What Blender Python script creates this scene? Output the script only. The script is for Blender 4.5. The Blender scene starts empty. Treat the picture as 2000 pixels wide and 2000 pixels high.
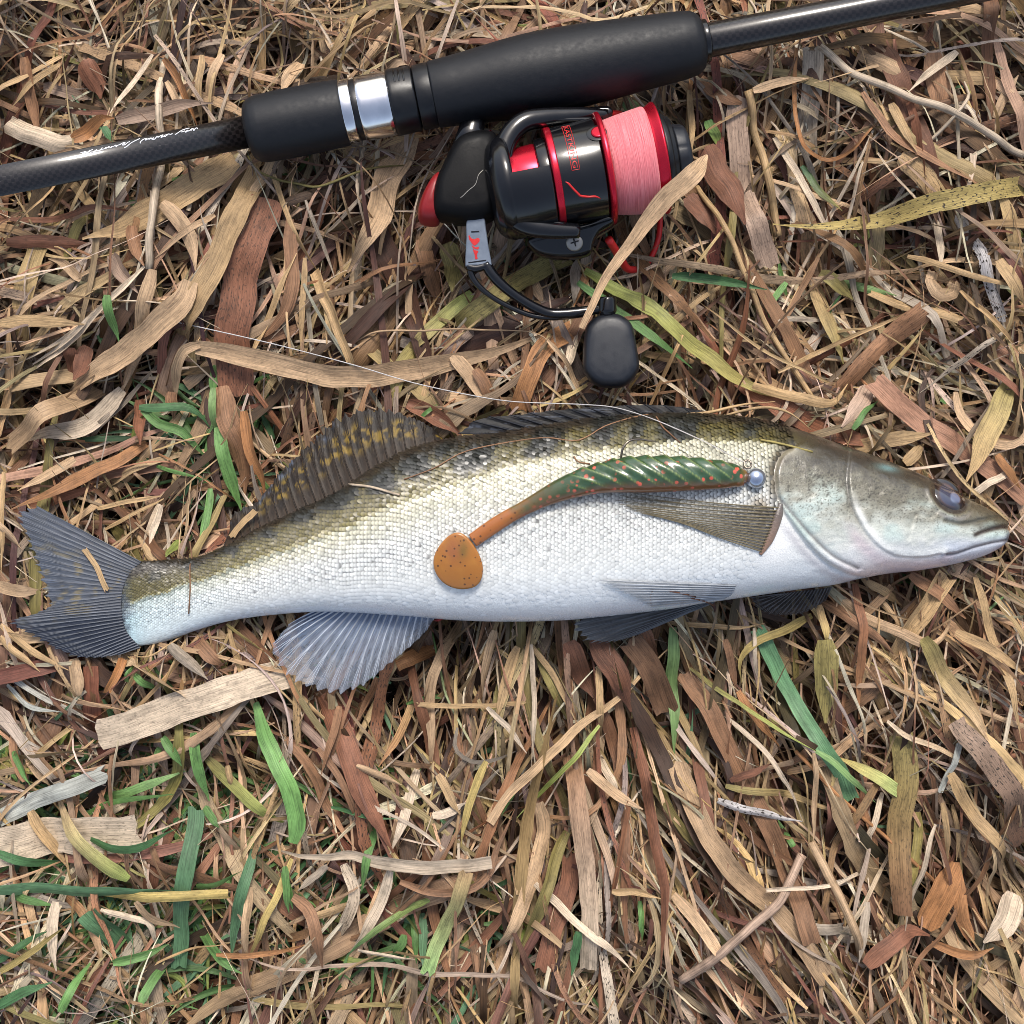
import bpy, math, random
import numpy as np
from mathutils import Vector

# ------------------------------------------------------------------ camera, sky, sun, exposure
U = 0.000225            # metres for one reference unit (about 0.2 mm)
D = 2700.0              # camera height above the top of the litter, in reference units
sc = bpy.context.scene
cam_d = bpy.data.cameras.new('camera'); cam = bpy.data.objects.new('camera', cam_d)
sc.collection.objects.link(cam); sc.camera = cam
cam.location = (0, 0, D * U); cam.rotation_euler = (0, 0, 0)
cam_d.sensor_width = 36; cam_d.lens = 36 * D / 2000.0
cam_d.clip_start = 0.02; cam_d.clip_end = 200

SUN_EL, SUN_AZ = 52, 0     # light comes from the rod side of the fish
w = bpy.data.worlds.new('World'); sc.world = w; w.use_nodes = True
nt = w.node_tree; nt.nodes.clear()
sky = nt.nodes.new('ShaderNodeTexSky'); sky.sky_type = 'NISHITA'; sky.sun_disc = False
sky.sun_elevation = math.radians(SUN_EL); sky.sun_rotation = math.radians(SUN_AZ)
sky.air_density = 1.0; sky.dust_density = 3.0; sky.ozone_density = 1.0
hs = nt.nodes.new('ShaderNodeHueSaturation'); hs.inputs['Saturation'].default_value = 0.72
bg = nt.nodes.new('ShaderNodeBackground'); bg.inputs['Strength'].default_value = 0.10
wo = nt.nodes.new('ShaderNodeOutputWorld')
nt.links.new(sky.outputs[0], hs.inputs['Color']); nt.links.new(hs.outputs[0], bg.inputs['Color'])
nt.links.new(bg.outputs[0], wo.inputs['Surface'])
sun_d = bpy.data.lights.new('sun', 'SUN'); sun = bpy.data.objects.new('sun', sun_d)
sc.collection.objects.link(sun)
sun_d.energy = 1.5; sun_d.angle = math.radians(16); sun_d.color = (1.0, 0.94, 0.86)
sun.rotation_euler = (math.radians(-(90 - SUN_EL)), 0, math.radians(-8))
sc.view_settings.view_transform = 'Standard'; sc.view_settings.look = 'None'
sc.view_settings.exposure = 1.08; sc.view_settings.gamma = 1
sc.cycles.filter_width = 0.9; sc.cycles.max_bounces = 5; sc.cycles.diffuse_bounces = 2; sc.cycles.glossy_bounces = 3
sc.cycles.transmission_bounces = 4; sc.cycles.transparent_max_bounces = 8
sc.cycles.caustics_reflective = False; sc.cycles.caustics_refractive = False

rng = np.random.default_rng(7); random.seed(7)
COL = sc.collection

# ------------------------------------------------------------------ helpers
def lin(c):
    c = np.asarray(c, float) / 255.0
    return np.where(c <= 0.04045, c / 12.92, ((c + 0.055) / 1.055) ** 2.4)
def kf(z0): return 1 - z0 / D
def Wp(px, py, z, z0):
    k = kf(z0)
    return np.stack([(np.asarray(px, float) - 1000) * k, (1000 - np.asarray(py, float)) * k,
                     np.broadcast_to(np.asarray(z, float), np.shape(px))], -1)
def cr(pts, n):
    """Catmull-Rom resample of an open polyline, n points, about even spacing"""
    p = np.asarray(pts, float)
    if len(p) == 2:
        t = np.linspace(0, 1, n)[:, None]; return p[0] * (1 - t) + p[1] * t
    q = np.vstack([2 * p[0] - p[1], p, 2 * p[-1] - p[-2]])
    seg = np.linalg.norm(np.diff(p[:, :2], axis=0), axis=1); cum = np.r_[0, np.cumsum(seg)]
    s = np.linspace(0, cum[-1], n); i = np.clip(np.searchsorted(cum, s, 'right') - 1, 0, len(p) - 2)
    t = ((s - cum[i]) / np.maximum(seg[i], 1e-9))[:, None]
    a, b, c, d = q[i], q[i + 1], q[i + 2], q[i + 3]
    return 0.5 * (2 * b + (c - a) * t + (2 * a - 5 * b + 4 * c - d) * t ** 2 + (-a + 3 * b - 3 * c + d) * t ** 3)
def crc(pts, n):
    p = np.asarray(pts, float); m = len(p)
    ext = np.vstack([p[-2:], p, p[:3]])
    dense = cr(ext, (m + 5) * 12)
    # cut the loop between the first point and its repeat
    d0 = np.linalg.norm(dense[: len(dense) // 2, :2] - p[0, :2], axis=1); a = int(np.argmin(d0))
    d1 = np.linalg.norm(dense[len(dense) // 2:, :2] - p[0, :2], axis=1); b = len(dense) // 2 + int(np.argmin(d1))
    return cr(dense[a:b + 1], n + 1)[:-1]
_lat = np.random.default_rng(11).random((256, 256))
def vn(x, y, s=0):
    x = np.asarray(x, float) + s * 17.31; y = np.asarray(y, float) + s * 5.77
    xi = np.floor(x).astype(int); yi = np.floor(y).astype(int); fx = x - xi; fy = y - yi
    fx = fx * fx * (3 - 2 * fx); fy = fy * fy * (3 - 2 * fy)
    g = lambda a, b: _lat[a % 256, b % 256]
    return (g(xi, yi) * (1 - fx) + g(xi + 1, yi) * fx) * (1 - fy) + (g(xi, yi + 1) * (1 - fx) + g(xi + 1, yi + 1) * fx) * fy
def fbm(x, y, s=0, o=4):
    r = 0; a = 0.5; t = 0
    for i in range(o):
        r = r + a * vn(np.asarray(x) * 2 ** i, np.asarray(y) * 2 ** i, s + i); t += a; a *= 0.5
    return r / t
def sstep(a, b, x):
    t = np.clip((np.asarray(x, float) - a) / (b - a), 0, 1); return t * t * (3 - 2 * t)

ORG = {}
def mesh(name, V, F, mat, uv=None, col=None, smooth=True, org=(0, 0, 0), T=None, NG=None):
    """V in reference units; F quads (m,4); T triangles; NG list of n-gons; uv / col per vertex"""
    me = bpy.data.meshes.new(name)
    V = (np.asarray(V, float) - np.asarray(org, float)) * U
    me.vertices.add(len(V)); me.vertices.foreach_set('co', V.astype(np.float32).ravel())
    loops = []; starts = []; n = 0
    for A, k in ((F, 4), (T, 3)):
        if A is not None and len(A):
            A = np.asarray(A, np.int32); loops.append(A.ravel()); starts.append(n + np.arange(len(A)) * k); n += A.size
    for g in (NG or []):
        loops.append(np.asarray(g, np.int32)); starts.append(np.array([n])); n += len(g)
    L = np.concatenate(loops).astype(np.int32); S = np.concatenate(starts).astype(np.int32)
    me.loops.add(len(L)); me.loops.foreach_set('vertex_index', L)
    me.polygons.add(len(S)); me.polygons.foreach_set('loop_start', S)
    me.update(calc_edges=True)
    if uv is not None:
        ul = me.uv_layers.new(name='UVMap'); ul.data.foreach_set('uv', np.asarray(uv, np.float32)[L].ravel())
    if col is not None:
        at = me.color_attributes.new('Col', 'FLOAT_COLOR', 'POINT')
        c = np.asarray(col, np.float32)
        if c.shape[1] == 3: c = np.hstack([c, np.ones((len(c), 1), np.float32)])
        at.data.foreach_set('color', c.ravel())
    me.polygons.foreach_set('use_smooth', np.full(len(S), bool(smooth)))
    me.validate(); me.materials.append(mat)
    return me
def link(name, me, parent=None, org=(0, 0, 0)):
    o = bpy.data.objects.new(name, me); COL.objects.link(o)
    if parent is not None: o.parent = parent
    else: o.location = np.asarray(org, float) * U
    ORG[o] = org
    return o
def part(name, V, F, mat, parent, **kw):
    org = ORG[parent]
    o = link(name, mesh(name, V, F, mat, org=org, **kw), parent, org); return o
def thing(name, label, cat, org, group=None):
    o = bpy.data.objects.new(name, None); COL.objects.link(o); o.location = np.asarray(org, float) * U
    o.empty_display_size = 0.01; ORG[o] = org; tag(o, label, cat, group); return o
def tag(o, label, cat, group=None):
    o['label'] = label; o['category'] = cat
    if group: o['group'] = group
def single(name, V, F, mat, label, cat, group=None, **kw):
    V = np.asarray(V, float); org = (V[:, 0].mean(), V[:, 1].mean(), V[:, 2].min())
    o = link(name, mesh(name, V, F, mat, org=org, **kw), None, org); tag(o, label, cat, group); return o
def grid_faces(n, m, wrap=False):
    i, j = np.meshgrid(np.arange(n - 1), np.arange(m if wrap else m - 1), indexing='ij')
    a = i * m + j; b = i * m + (j + 1) % m; c = (i + 1) * m + (j + 1) % m; d = (i + 1) * m + j
    return np.stack([a, b, c, d], -1).reshape(-1, 4)
def unit(v): v = np.asarray(v, float); return v / np.linalg.norm(v)
def lathe(O, d, prof, n=64, th=None, wave=None):
    """surface of revolution; O axis origin, d axis direction, prof [(s, r)]"""
    d = unit(d); e1 = unit(np.cross((0, 0, 1), d)); e2 = np.cross(d, e1)
    closed = th is None
    t = np.linspace(0, 2 * np.pi, n, endpoint=False) if closed else np.linspace(th[0], th[1], n)
    s = np.array([p[0] for p in prof], float); r = np.array([p[1] for p in prof], float)
    R = r[:, None] * np.ones((1, n))
    if wave is not None: R = R * (1 + wave(t, s))
    V = O + d * s[:, None, None] + e1 * (R * np.cos(t))[..., None] + e2 * (R * np.sin(t))[..., None]
    F = grid_faces(len(s), n, closed)
    uv = np.stack([np.broadcast_to(s[:, None], R.shape), np.broadcast_to(t[None] * r.max(), R.shape)], -1).reshape(-1, 2)
    ng = [list(range(n))[::-1], [(len(s) - 1) * n + i for i in range(n)]] if closed else None
    return V.reshape(-1, 3), F, dict(uv=uv, NG=ng)
def rprof(pts, bev=3):
    """profile with small chamfers at each corner"""
    p = np.asarray(pts, float); out = [p[0]]
    for i in range(1, len(p) - 1):
        a, b, c = p[i - 1], p[i], p[i + 1]
        la, lc = np.linalg.norm(a - b), np.linalg.norm(c - b); k = min(bev, la * .4, lc * .4)
        out += [b + (a - b) / max(la, 1e-6) * k, b * .5 + .25 * (b + (a - b) / max(la, 1e-6) * k) + .25 * (b + (c - b) / max(lc, 1e-6) * k), b + (c - b) / max(lc, 1e-6) * k]
    out.append(p[-1]); return [tuple(q) for q in out]
def tube(P, r, n=10, flat=None):
    """swept tube; flat=(side, up) scales the section in the horizontal and vertical sense"""
    P = np.asarray(P, float); N = len(P); r = np.broadcast_to(np.asarray(r, float), (N,))
    T = np.gradient(P, axis=0); T /= np.maximum(np.linalg.norm(T, axis=1, keepdims=True), 1e-9)
    up = np.tile(np.array([0, 0, 1.0]), (N, 1)); steep = np.abs(T[:, 2]) > .93
    up[steep] = (0, 1, 0)
    A = np.cross(up, T); A /= np.maximum(np.linalg.norm(A, axis=1, keepdims=True), 1e-9); B = np.cross(T, A)
    t = np.linspace(0, 2 * np.pi, n, endpoint=False); fa, fb = flat or (1, 1)
    V = P[:, None] + A[:, None] * (np.cos(t) * fa)[None, :, None] * r[:, None, None] + B[:, None] * (np.sin(t) * fb)[None, :, None] * r[:, None, None]
    arc = np.r_[0, np.cumsum(np.linalg.norm(np.diff(P, axis=0), axis=1))]
    uv = np.stack([np.broadcast_to(t[None] * 3, (N, n)), np.broadcast_to(arc[:, None], (N, n))], -1).reshape(-1, 2)
    return V.reshape(-1, 3), grid_faces(N, n, True), dict(uv=uv, NG=[list(range(n))[::-1], [(N - 1) * n + i for i in range(n)]])
def puff(out, zm, hh, bev, z0, n=72, smooth=True, rings=6, dome=0.0, bottom=None, star=False):
    """rounded slab from an outline in reference units; zm a number or f(px,py)"""
    p = crc(out, n) if smooth else np.asarray(out, float); n = len(p)
    c = p.mean(0)
    area = 0.5 * np.sum(p[:, 0] * np.roll(p[:, 1], -1) - np.roll(p[:, 0], -1) * p[:, 1])
    tg = np.roll(p, -1, 0) - np.roll(p, 1, 0); nn = np.stack([tg[:, 1], -tg[:, 0]], 1); nn /= np.maximum(np.linalg.norm(nn, axis=1, keepdims=True), 1e-9)
    if area < 0: nn = -nn
    lay = []
    for f in np.linspace(-np.pi / 2, np.pi / 2, rings * 2):
        q = (c + (p - c) * (1 - .62 * bev / np.linalg.norm(p - c, axis=1).mean() * (1 - np.cos(f)))) if star else p - nn * bev * (1 - np.cos(f)); z = np.sign(f) * (hh - bev) + bev * np.sin(f)
        if bottom is not None and f < 0: z = -bottom * abs(np.sin(f))
        lay.append((q, z))
    if dome:
        q, z = lay[-1]
        for f in (.75, .5, .25): lay.append((c + (q - c) * f, z + dome * (1 - f * f)))
    k = kf(z0); V = []
    for q, z in lay:
        zz = (zm(q[:, 0], q[:, 1]) if callable(zm) else zm) + z
        V.append(Wp(q[:, 0], q[:, 1], zz, z0))
    V = np.concatenate(V); m = len(lay)
    F = grid_faces(m, n, True)
    if area > 0: F = F[:, ::-1]
    a, b = list(range(n)), [(m - 1) * n + i for i in range(n)]
    ng = [a, b[::-1]] if area > 0 else [a[::-1], b]
    uv = np.concatenate([q for q, _ in lay])
    return V, F, dict(NG=ng, uv=uv)

# ------------------------------------------------------------------ materials
def nodes(name):
    m = bpy.data.materials.new(name); m.use_nodes = True
    t = m.node_tree; return m, t, t.nodes['Principled BSDF'], t.nodes['Material Output']
def N(t, kind, **kw):
    n = t.nodes.new(kind)
    for k, v in kw.items():
        if k in n.inputs: n.inputs[k].default_value = v
        else: setattr(n, k, v)
    return n
def Lk(t, a, b): t.links.new(a, b)
def ramp(t, src, stops):
    r = t.nodes.new('ShaderNodeValToRGB'); e = r.color_ramp.elements
    while len(e) < len(stops): e.new(0.5)
    for x, (p, c) in zip(e, stops):
        x.position = p; x.color = (c, c, c, 1) if np.isscalar(c) else (*c, 1)
    Lk(t, src, r.inputs[0]); return r.outputs[0]
def mathn(t, op, a, b=None, clamp=False):
    n = t.nodes.new('ShaderNodeMath'); n.operation = op; n.use_clamp = clamp
    for i, v in enumerate((a, b)):
        if v is None: continue
        if isinstance(v, (int, float)): n.inputs[i].default_value = v
        else: Lk(t, v, n.inputs[i])
    return n.outputs[0]
def mixc(t, fac, a, b, mode='MIX'):
    n = t.nodes.new('ShaderNodeMix'); n.data_type = 'RGBA'; n.blend_type = mode
    for s, v in ((n.inputs[0], fac), (n.inputs[6], a), (n.inputs[7], b)):
        if isinstance(v, (int, float)): s.default_value = v
        elif isinstance(v, tuple): s.default_value = (*v, 1)
        else: Lk(t, v, s)
    return n.outputs[2]
def uvs(t, sx, sy):
    u = N(t, 'ShaderNodeUVMap'); mp = N(t, 'ShaderNodeMapping'); mp.inputs['Scale'].default_value = (sx, sy, 1)
    Lk(t, u.outputs[0], mp.inputs[0]); return mp.outputs[0]
def noise(t, vec, scale=1, detail=3, rough=.55, dim='2D'):
    n = N(t, 'ShaderNodeTexNoise'); n.noise_dimensions = dim
    n.inputs['Scale'].default_value = scale; n.inputs['Detail'].default_value = detail; n.inputs['Roughness'].default_value = rough
    if vec is not None: Lk(t, vec, n.inputs['Vector'])
    return n.outputs[0]
def objc(t, s=1):
    c = N(t, 'ShaderNodeTexCoord'); mp = N(t, 'ShaderNodeMapping'); mp.inputs['Scale'].default_value = (s, s, s)
    Lk(t, c.outputs['Object'], mp.inputs[0]); return mp.outputs[0]
def bump(t, b, h, strength, dist):
    n = N(t, 'ShaderNodeBump'); n.inputs['Strength'].default_value = strength; n.inputs['Distance'].default_value = dist
    Lk(t, h, n.inputs['Height']); Lk(t, n.outputs[0], b.inputs['Normal']); return n
def pr(b, **kw):
    for k, v in kw.items():
        k = k.replace('_', ' ')
        b.inputs[k].default_value = (*v, 1) if isinstance(v, tuple) and len(v) == 3 else v

def mat_blade(name, transl, rough, spec):
    m, t, b, o = nodes(name)
    at = N(t, 'ShaderNodeAttribute', attribute_name='Col')
    streak = noise(t, uvs(t, .5, .007), 1, 4, .75)
    fine = noise(t, uvs(t, 1.5, .012), 1, 3, .7)
    blot = noise(t, uvs(t, .05, .02), 1, 4, .65)
    f1 = ramp(t, streak, [(.28, .50), (.5, .98), (.72, 1.22)])
    f2 = ramp(t, blot, [(.3, .66), (.52, 1.0), (.7, 1.14)])
    f3 = ramp(t, fine, [(.3, .62), (.5, 1.0), (.7, 1.2)])
    c = mixc(t, 1, at.outputs['Color'], f1, 'MULTIPLY'); c = mixc(t, 1, c, f2, 'MULTIPLY'); c = mixc(t, 1, c, f3, 'MULTIPLY')
    # rot specks, amount in the alpha of the colour attribute
    sp = noise(t, uvs(t, .30, .11), 1, 2, .5)
    spk = mathn(t, 'MULTIPLY', ramp(t, sp, [(.60, 0), (.68, 1)]), at.outputs['Alpha'], True)
    c = mixc(t, spk, c, (.035, .026, .02))
    Lk(t, c, b.inputs['Base Color'])
    pr(b, Roughness=rough, Specular_IOR_Level=spec)
    bump(t, b, mathn(t, 'ADD', streak, mathn(t, 'MULTIPLY', fine, .5)), .55, .0004)
    tr = N(t, 'ShaderNodeBsdfTranslucent'); Lk(t, c, tr.inputs['Color'])
    mx = N(t, 'ShaderNodeMixShader'); mx.inputs[0].default_value = transl
    Lk(t, b.outputs[0], mx.inputs[1]); Lk(t, tr.outputs[0], mx.inputs[2]); Lk(t, mx.outputs[0], o.inputs['Surface'])
    return m
M = {}
M['dry'] = mat_blade('dry_grass', .14, .54, .35)
M['green'] = mat_blade('green_grass', .28, .42, .45)

m, t, b, o = nodes('soil')
n1 = noise(t, objc(t, 90), 1, 8, .7, '3D'); n2 = noise(t, objc(t, 900), 1, 4, .7, '3D')
c = mixc(t, n1, (.022, .015, .010), (.085, .062, .045)); c = mixc(t, mathn(t, 'MULTIPLY', n2, .6), c, (.10, .078, .06))
Lk(t, c, b.inputs['Base Color']); pr(b, Roughness=.8, Specular_IOR_Level=.3)
bump(t, b, mathn(t, 'ADD', n1, mathn(t, 'MULTIPLY', n2, .35)), 1.0, .006); M['soil'] = m

def plain(name, c, rough, metal=0.0, spec=.5, coat=0.0, coat_r=.1, grain=None):
    m, t, b, o = nodes(name); pr(b, Base_Color=tuple(c), Roughness=rough, Metallic=metal, Specular_IOR_Level=spec, Coat_Weight=coat, Coat_Roughness=coat_r)
    if grain:
        sc_, st, dist, rv = grain
        n = noise(t, objc(t, sc_), 1, 4, .6, '3D'); bump(t, b, n, st, dist)
        n2 = noise(t, objc(t, sc_ * .13), 1, 5, .6, '3D')
        Lk(t, ramp(t, n2, [(.3, max(rough - rv, .05)), (.7, rough + rv)]), b.inputs['Roughness'])
        Lk(t, mixc(t, n2, tuple(np.array(c) * .75), tuple(np.array(c) * 1.3 + .002)), b.inputs['Base Color'])
    M[name] = m; return m
plain('foam', (.006, .007, .0095), .52, spec=.32, grain=(3200, .18, .0002, .08))
plain('gloss_black', (.003, .003, .004), .17, spec=.5, coat=.15, coat_r=.06, grain=(600, .05, .0001, .07))
plain('satin_black', (.004, .0045, .006), .36, spec=.4, grain=(1500, .12, .0001, .1))
plain('shaded_black', (.0025, .0025, .003), .5, spec=.14, grain=(1200, .2, .0002, .12))  # black of the gear housing, dulled so it looks shaded by the rod
plain('steel', (.78, .78, .80), .16, metal=1.0, grain=(500, .03, .0001, .06))
plain('dull_steel', (.32, .30, .27), .4, metal=1.0, grain=(900, .2, .0001, .1))
plain('red_metal', (.55, .012, .032), .26, metal=.75, spec=.6, grain=(700, .05, .0001, .06))
plain('dark_red', (.22, .010, .012), .42, spec=.4, grain=(900, .1, .0001, .1))
plain('red_print', (.50, .02, .02), .35, spec=.4, grain=(1500, .1, .0001, .08))
plain('white_print', (.75, .76, .78), .4, spec=.4, grain=(2000, .1, .0001, .08))
plain('rubber', (.009, .011, .016), .42, spec=.45, grain=(2500, .25, .00012, .1))
plain('grey_alloy', (.16, .19, .235), .36, metal=.35, spec=.6, grain=(1600, .15, .0001, .1))
plain('lead', (.42, .47, .58), .2, metal=.9, grain=(600, .25, .0004, .1))
plain('hook_wire', (.20, .17, .14), .3, metal=.9, grain=(900, .1, .0001, .1))
plain('braid', (.5, .48, .47), .5, spec=.4, grain=(6000, .8, .0003, .1))
# carbon fibre weave under lacquer
m, t, b, o = nodes('carbon')
ck = N(t, 'ShaderNodeTexChecker'); ck.inputs['Scale'].default_value = 1; Lk(t, uvs(t, .14, .14), ck.inputs['Vector'])
wv = noise(t, uvs(t, .5, .08), 1, 2); wv2 = noise(t, uvs(t, .08, .5), 1, 2)
h = mixc(t, ck.outputs['Fac'], wv, wv2)
Lk(t, mixc(t, ck.outputs['Fac'], (.004, .003, .003), (.014, .011, .011)), b.inputs['Base Color'])
pr(b, Roughness=.3, Specular_IOR_Level=.4, Coat_Weight=.6, Coat_Roughness=.1)
bump(t, b, ck.outputs['Fac'], .35, .0001); M['carbon'] = m
# wound line
m, t, b, o = nodes('pink_line')
l1 = noise(t, uvs(t, .55, .006), 1, 3, .7); l2 = noise(t, uvs(t, 1.6, .02), 1, 2, .6)
Lk(t, mixc(t, ramp(t, mathn(t, 'ADD', mathn(t, 'MULTIPLY', l1, .5), mathn(t, 'MULTIPLY', l2, .5)), [(.33, 0), (.62, 1)]), (.56, .075, .10), (.92, .27, .29)), b.inputs['Base Color'])
pr(b, Roughness=.42, Specular_IOR_Level=.55, Sheen_Weight=.25)
bump(t, b, mathn(t, 'ADD', l1, l2), .7, .0005); M['pink_line'] = m
# fish
def mat_fish(name, bstr, coat, rough, metal):
    m, t, b, o = nodes(name)
    at = N(t, 'ShaderNodeAttribute', attribute_name='Col')
    n = noise(t, uvs(t, .35, .35), 1, 3, .6); n2 = noise(t, uvs(t, .05, .05), 1, 4, .6)
    c = mixc(t, 1, at.outputs['Color'], ramp(t, n, [(.3, .86), (.7, 1.1)]), 'MULTIPLY')
    Lk(t, c, b.inputs['Base Color'])
    Lk(t, ramp(t, n2, [(.3, rough - .08), (.7, rough + .1)]), b.inputs['Roughness'])
    pr(b, Specular_IOR_Level=.6, Coat_Weight=coat, Coat_Roughness=.16, Metallic=metal)
    bump(t, b, mathn(t, 'ADD', mathn(t, 'MULTIPLY', n, .6), n2), bstr, .0006); M[name] = m
mat_fish('fish_skin', .40, .6, .30, .03)
mat_fish('fish_scale', .10, .12, .40, .0)
m, t, b, o = nodes('fin')
at = N(t, 'ShaderNodeAttribute', attribute_name='Col')
n = noise(t, uvs(t, .5, .03), 1, 3, .6)
c = mixc(t, 1, at.outputs['Color'], ramp(t, n, [(.3, .7), (.7, 1.25)]), 'MULTIPLY')
Lk(t, c, b.inputs['Base Color']); Lk(t, at.outputs['Alpha'], b.inputs['Alpha'])
pr(b, Roughness=.5, Specular_IOR_Level=.25); bump(t, b, n, .4, .0004)
M['fin'] = m
m, t, b, o = nodes('eye'); at = N(t, 'ShaderNodeAttribute', attribute_name='Col')
Lk(t, at.outputs['Color'], b.inputs['Base Color']); pr(b, Roughness=.12, Specular_IOR_Level=.7, Coat_Weight=.8, Coat_Roughness=.05)
bump(t, b, noise(t, objc(t, 700), 1, 3, .6, '3D'), .05, .0003); M['eye'] = m
# soft plastic lure
m, t, b, o = nodes('soft_plastic'); at = N(t, 'ShaderNodeAttribute', attribute_name='Col')
vo = N(t, 'ShaderNodeTexVoronoi'); vo.voronoi_dimensions = '3D'; vo.inputs['Scale'].default_value = 1; Lk(t, objc(t, 330), vo.inputs['Vector'])
patch = noise(t, objc(t, 120), 1, 2, .5, '3D')
f = mathn(t, 'MULTIPLY', ramp(t, vo.outputs['Distance'], [(.24, 1), (.34, 0)]), ramp(t, patch, [(.44, 0), (.56, 1)]), True)
f = mathn(t, 'MULTIPLY', f, at.outputs['Alpha'], True)
c = mixc(t, f, at.outputs['Color'], (.55, .10, .06))
v2 = N(t, 'ShaderNodeTexVoronoi'); v2.inputs['Scale'].default_value = 1; Lk(t, objc(t, 430), v2.inputs['Vector'])
g2 = mathn(t, 'MULTIPLY', ramp(t, v2.outputs['Distance'], [(.16, 1), (.24, 0)]), mathn(t, 'SUBTRACT', 1, at.outputs['Alpha']), True)
c = mixc(t, mathn(t, 'MULTIPLY', g2, .85), c, (.05, .022, .012))
Lk(t, c, b.inputs['Base Color']); pr(b, Roughness=.24, Specular_IOR_Level=.6, Coat_Weight=.25, Coat_Roughness=.1, Subsurface_Weight=.15, Subsurface_Scale=.002)
bump(t, b, noise(t, objc(t, 500), 1, 3, .6, '3D'), .15, .0005); M['soft_plastic'] = m
# ------------------------------------------------------------------ the fish's form (used by the ground too)
FZ = 65.0
TOP = np.array([(205,1160),(209,1142),(218,1126),(236,1110),(268,1099),(362,1092),(398,1083),(453,1058),(507,1029),(580,996),(652,964),(722,918),(795,879),(882,856),(976,845),(1085,827),(1193,813),(1302,808),(1409,811),(1481,819),(1554,837),(1626,862),(1699,886),(1771,913),(1825,935),(1880,964),(1934,989),(1965,1005),(1982,1016),(1989,1030)], float)
BOT = np.array([(205,1196),(209,1216),(220,1238),(238,1258),(258,1266),(315,1256),(370,1236),(435,1217),(507,1205),(616,1196),(700,1198),(800,1204),(885,1211),(976,1214),(1085,1212),(1157,1206),(1300,1190),(1372,1178),(1463,1165),(1554,1152),(1626,1143),(1680,1131),(1735,1121),(1807,1114),(1880,1101),(1934,1087),(1965,1073),(1981,1062),(1989,1048)], float)
TH = np.array([(205,1.5),(218,5),(232,9),(268,19),(370,38),(500,58),(700,85),(900,105),(1200,118),(1400,116),(1500,110),(1650,95),(1800,72),(1900,48),(1960,28),(1982,15),(1989,7)], float)
_dx = np.linspace(205, 1989, 893)
def _sm(tab, k=9):
    d = cr(tab, 2400); y = np.interp(_dx, d[:, 0], d[:, 1]); p = np.pad(y, k, mode='edge')
    s = np.convolve(p, np.hanning(2 * k + 1) / np.hanning(2 * k + 1).sum(), 'same')[k:-k]
    wgt = sstep(0, 40, _dx[-1] - _dx); return s * wgt + y * (1 - wgt)
_top, _bot, _th = _sm(TOP), _sm(BOT), _sm(TH, 25)
f_top = lambda x: np.interp(x, _dx, _top)
f_bot = lambda x: np.interp(x, _dx, _bot)
f_th = lambda x: np.interp(x, _dx, _th)
f_zc = lambda x: 8 + .52 * f_th(x)
def f_v(x, y): return (y - .5 * (f_top(x) + f_bot(x))) / (.5 * (f_bot(x) - f_top(x)))
def prof(v): return np.sqrt(np.clip(1 - np.abs(v) ** 2.35, 0, 1))
LATL = np.array([(205,1196),(232,1190),(312,1163),(384,1139),(471,1109),(580,1072),(688,1036),(760,1003),(867,960),(976,927),(1121,893),(1193,884),(1302,871),(1445,868),(1540,880)], float)
f_lat = lambda x: np.interp(x, LATL[:, 0], LATL[:, 1])
E1 = np.array([(1530,880),(1510,893),(1497,918),(1495,945),(1503,985),(1520,1015),(1554,1058),(1592,1092),(1644,1118),(1700,1130)], float)
E1B = np.array([(1500,975),(1525,1003),(1561,1043),(1608,1083),(1662,1108)], float)
E2 = np.array([(1652,880),(1640,910),(1634,942),(1639,985),(1659,1027),(1691,1063),(1735,1085),(1790,1088),(1826,1082)], float)
MOUTH = np.array([(1994,1034),(1972,1029),(1946,1032),(1918,1038),(1898,1044)], float)
JAW = np.array([(1842,1082),(1862,1080),(1900,1068),(1940,1060),(1975,1056)], float)
LIP = np.array([(1832,1016),(1870,1022),(1920,1014),(1960,1009),(1982,1014)], float)
def pdist(x, y, poly):
    """distance to a polyline, signed: positive where the point lies on the head side"""
    best = np.full(np.shape(x), 1e9); side = np.ones(np.shape(x))
    poly = cr(poly, 60)
    for (ax, ay), (bx, by) in zip(poly[:-1], poly[1:]):
        dx, dy = bx - ax, by - ay; t = np.clip(((x - ax) * dx + (y - ay) * dy) / (dx * dx + dy * dy), 0, 1)
        qx, qy = x - ax - t * dx, y - ay - t * dy; d = np.hypot(qx, qy); c = dx * qy - dy * qx
        u = d < best; best = np.where(u, d, best); side = np.where(u, np.where(c < 0, 1, -1), side)
    return best, best * side
EYE = (1849.0, 967.0)
def eye_d(x, y):
    a = math.radians(25); dx, dy = x - EYE[0], y - EYE[1]
    u = dx * math.cos(a) + dy * math.sin(a); v = -dx * math.sin(a) + dy * math.cos(a)
    return np.hypot(u / 40, v / 33)
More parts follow.
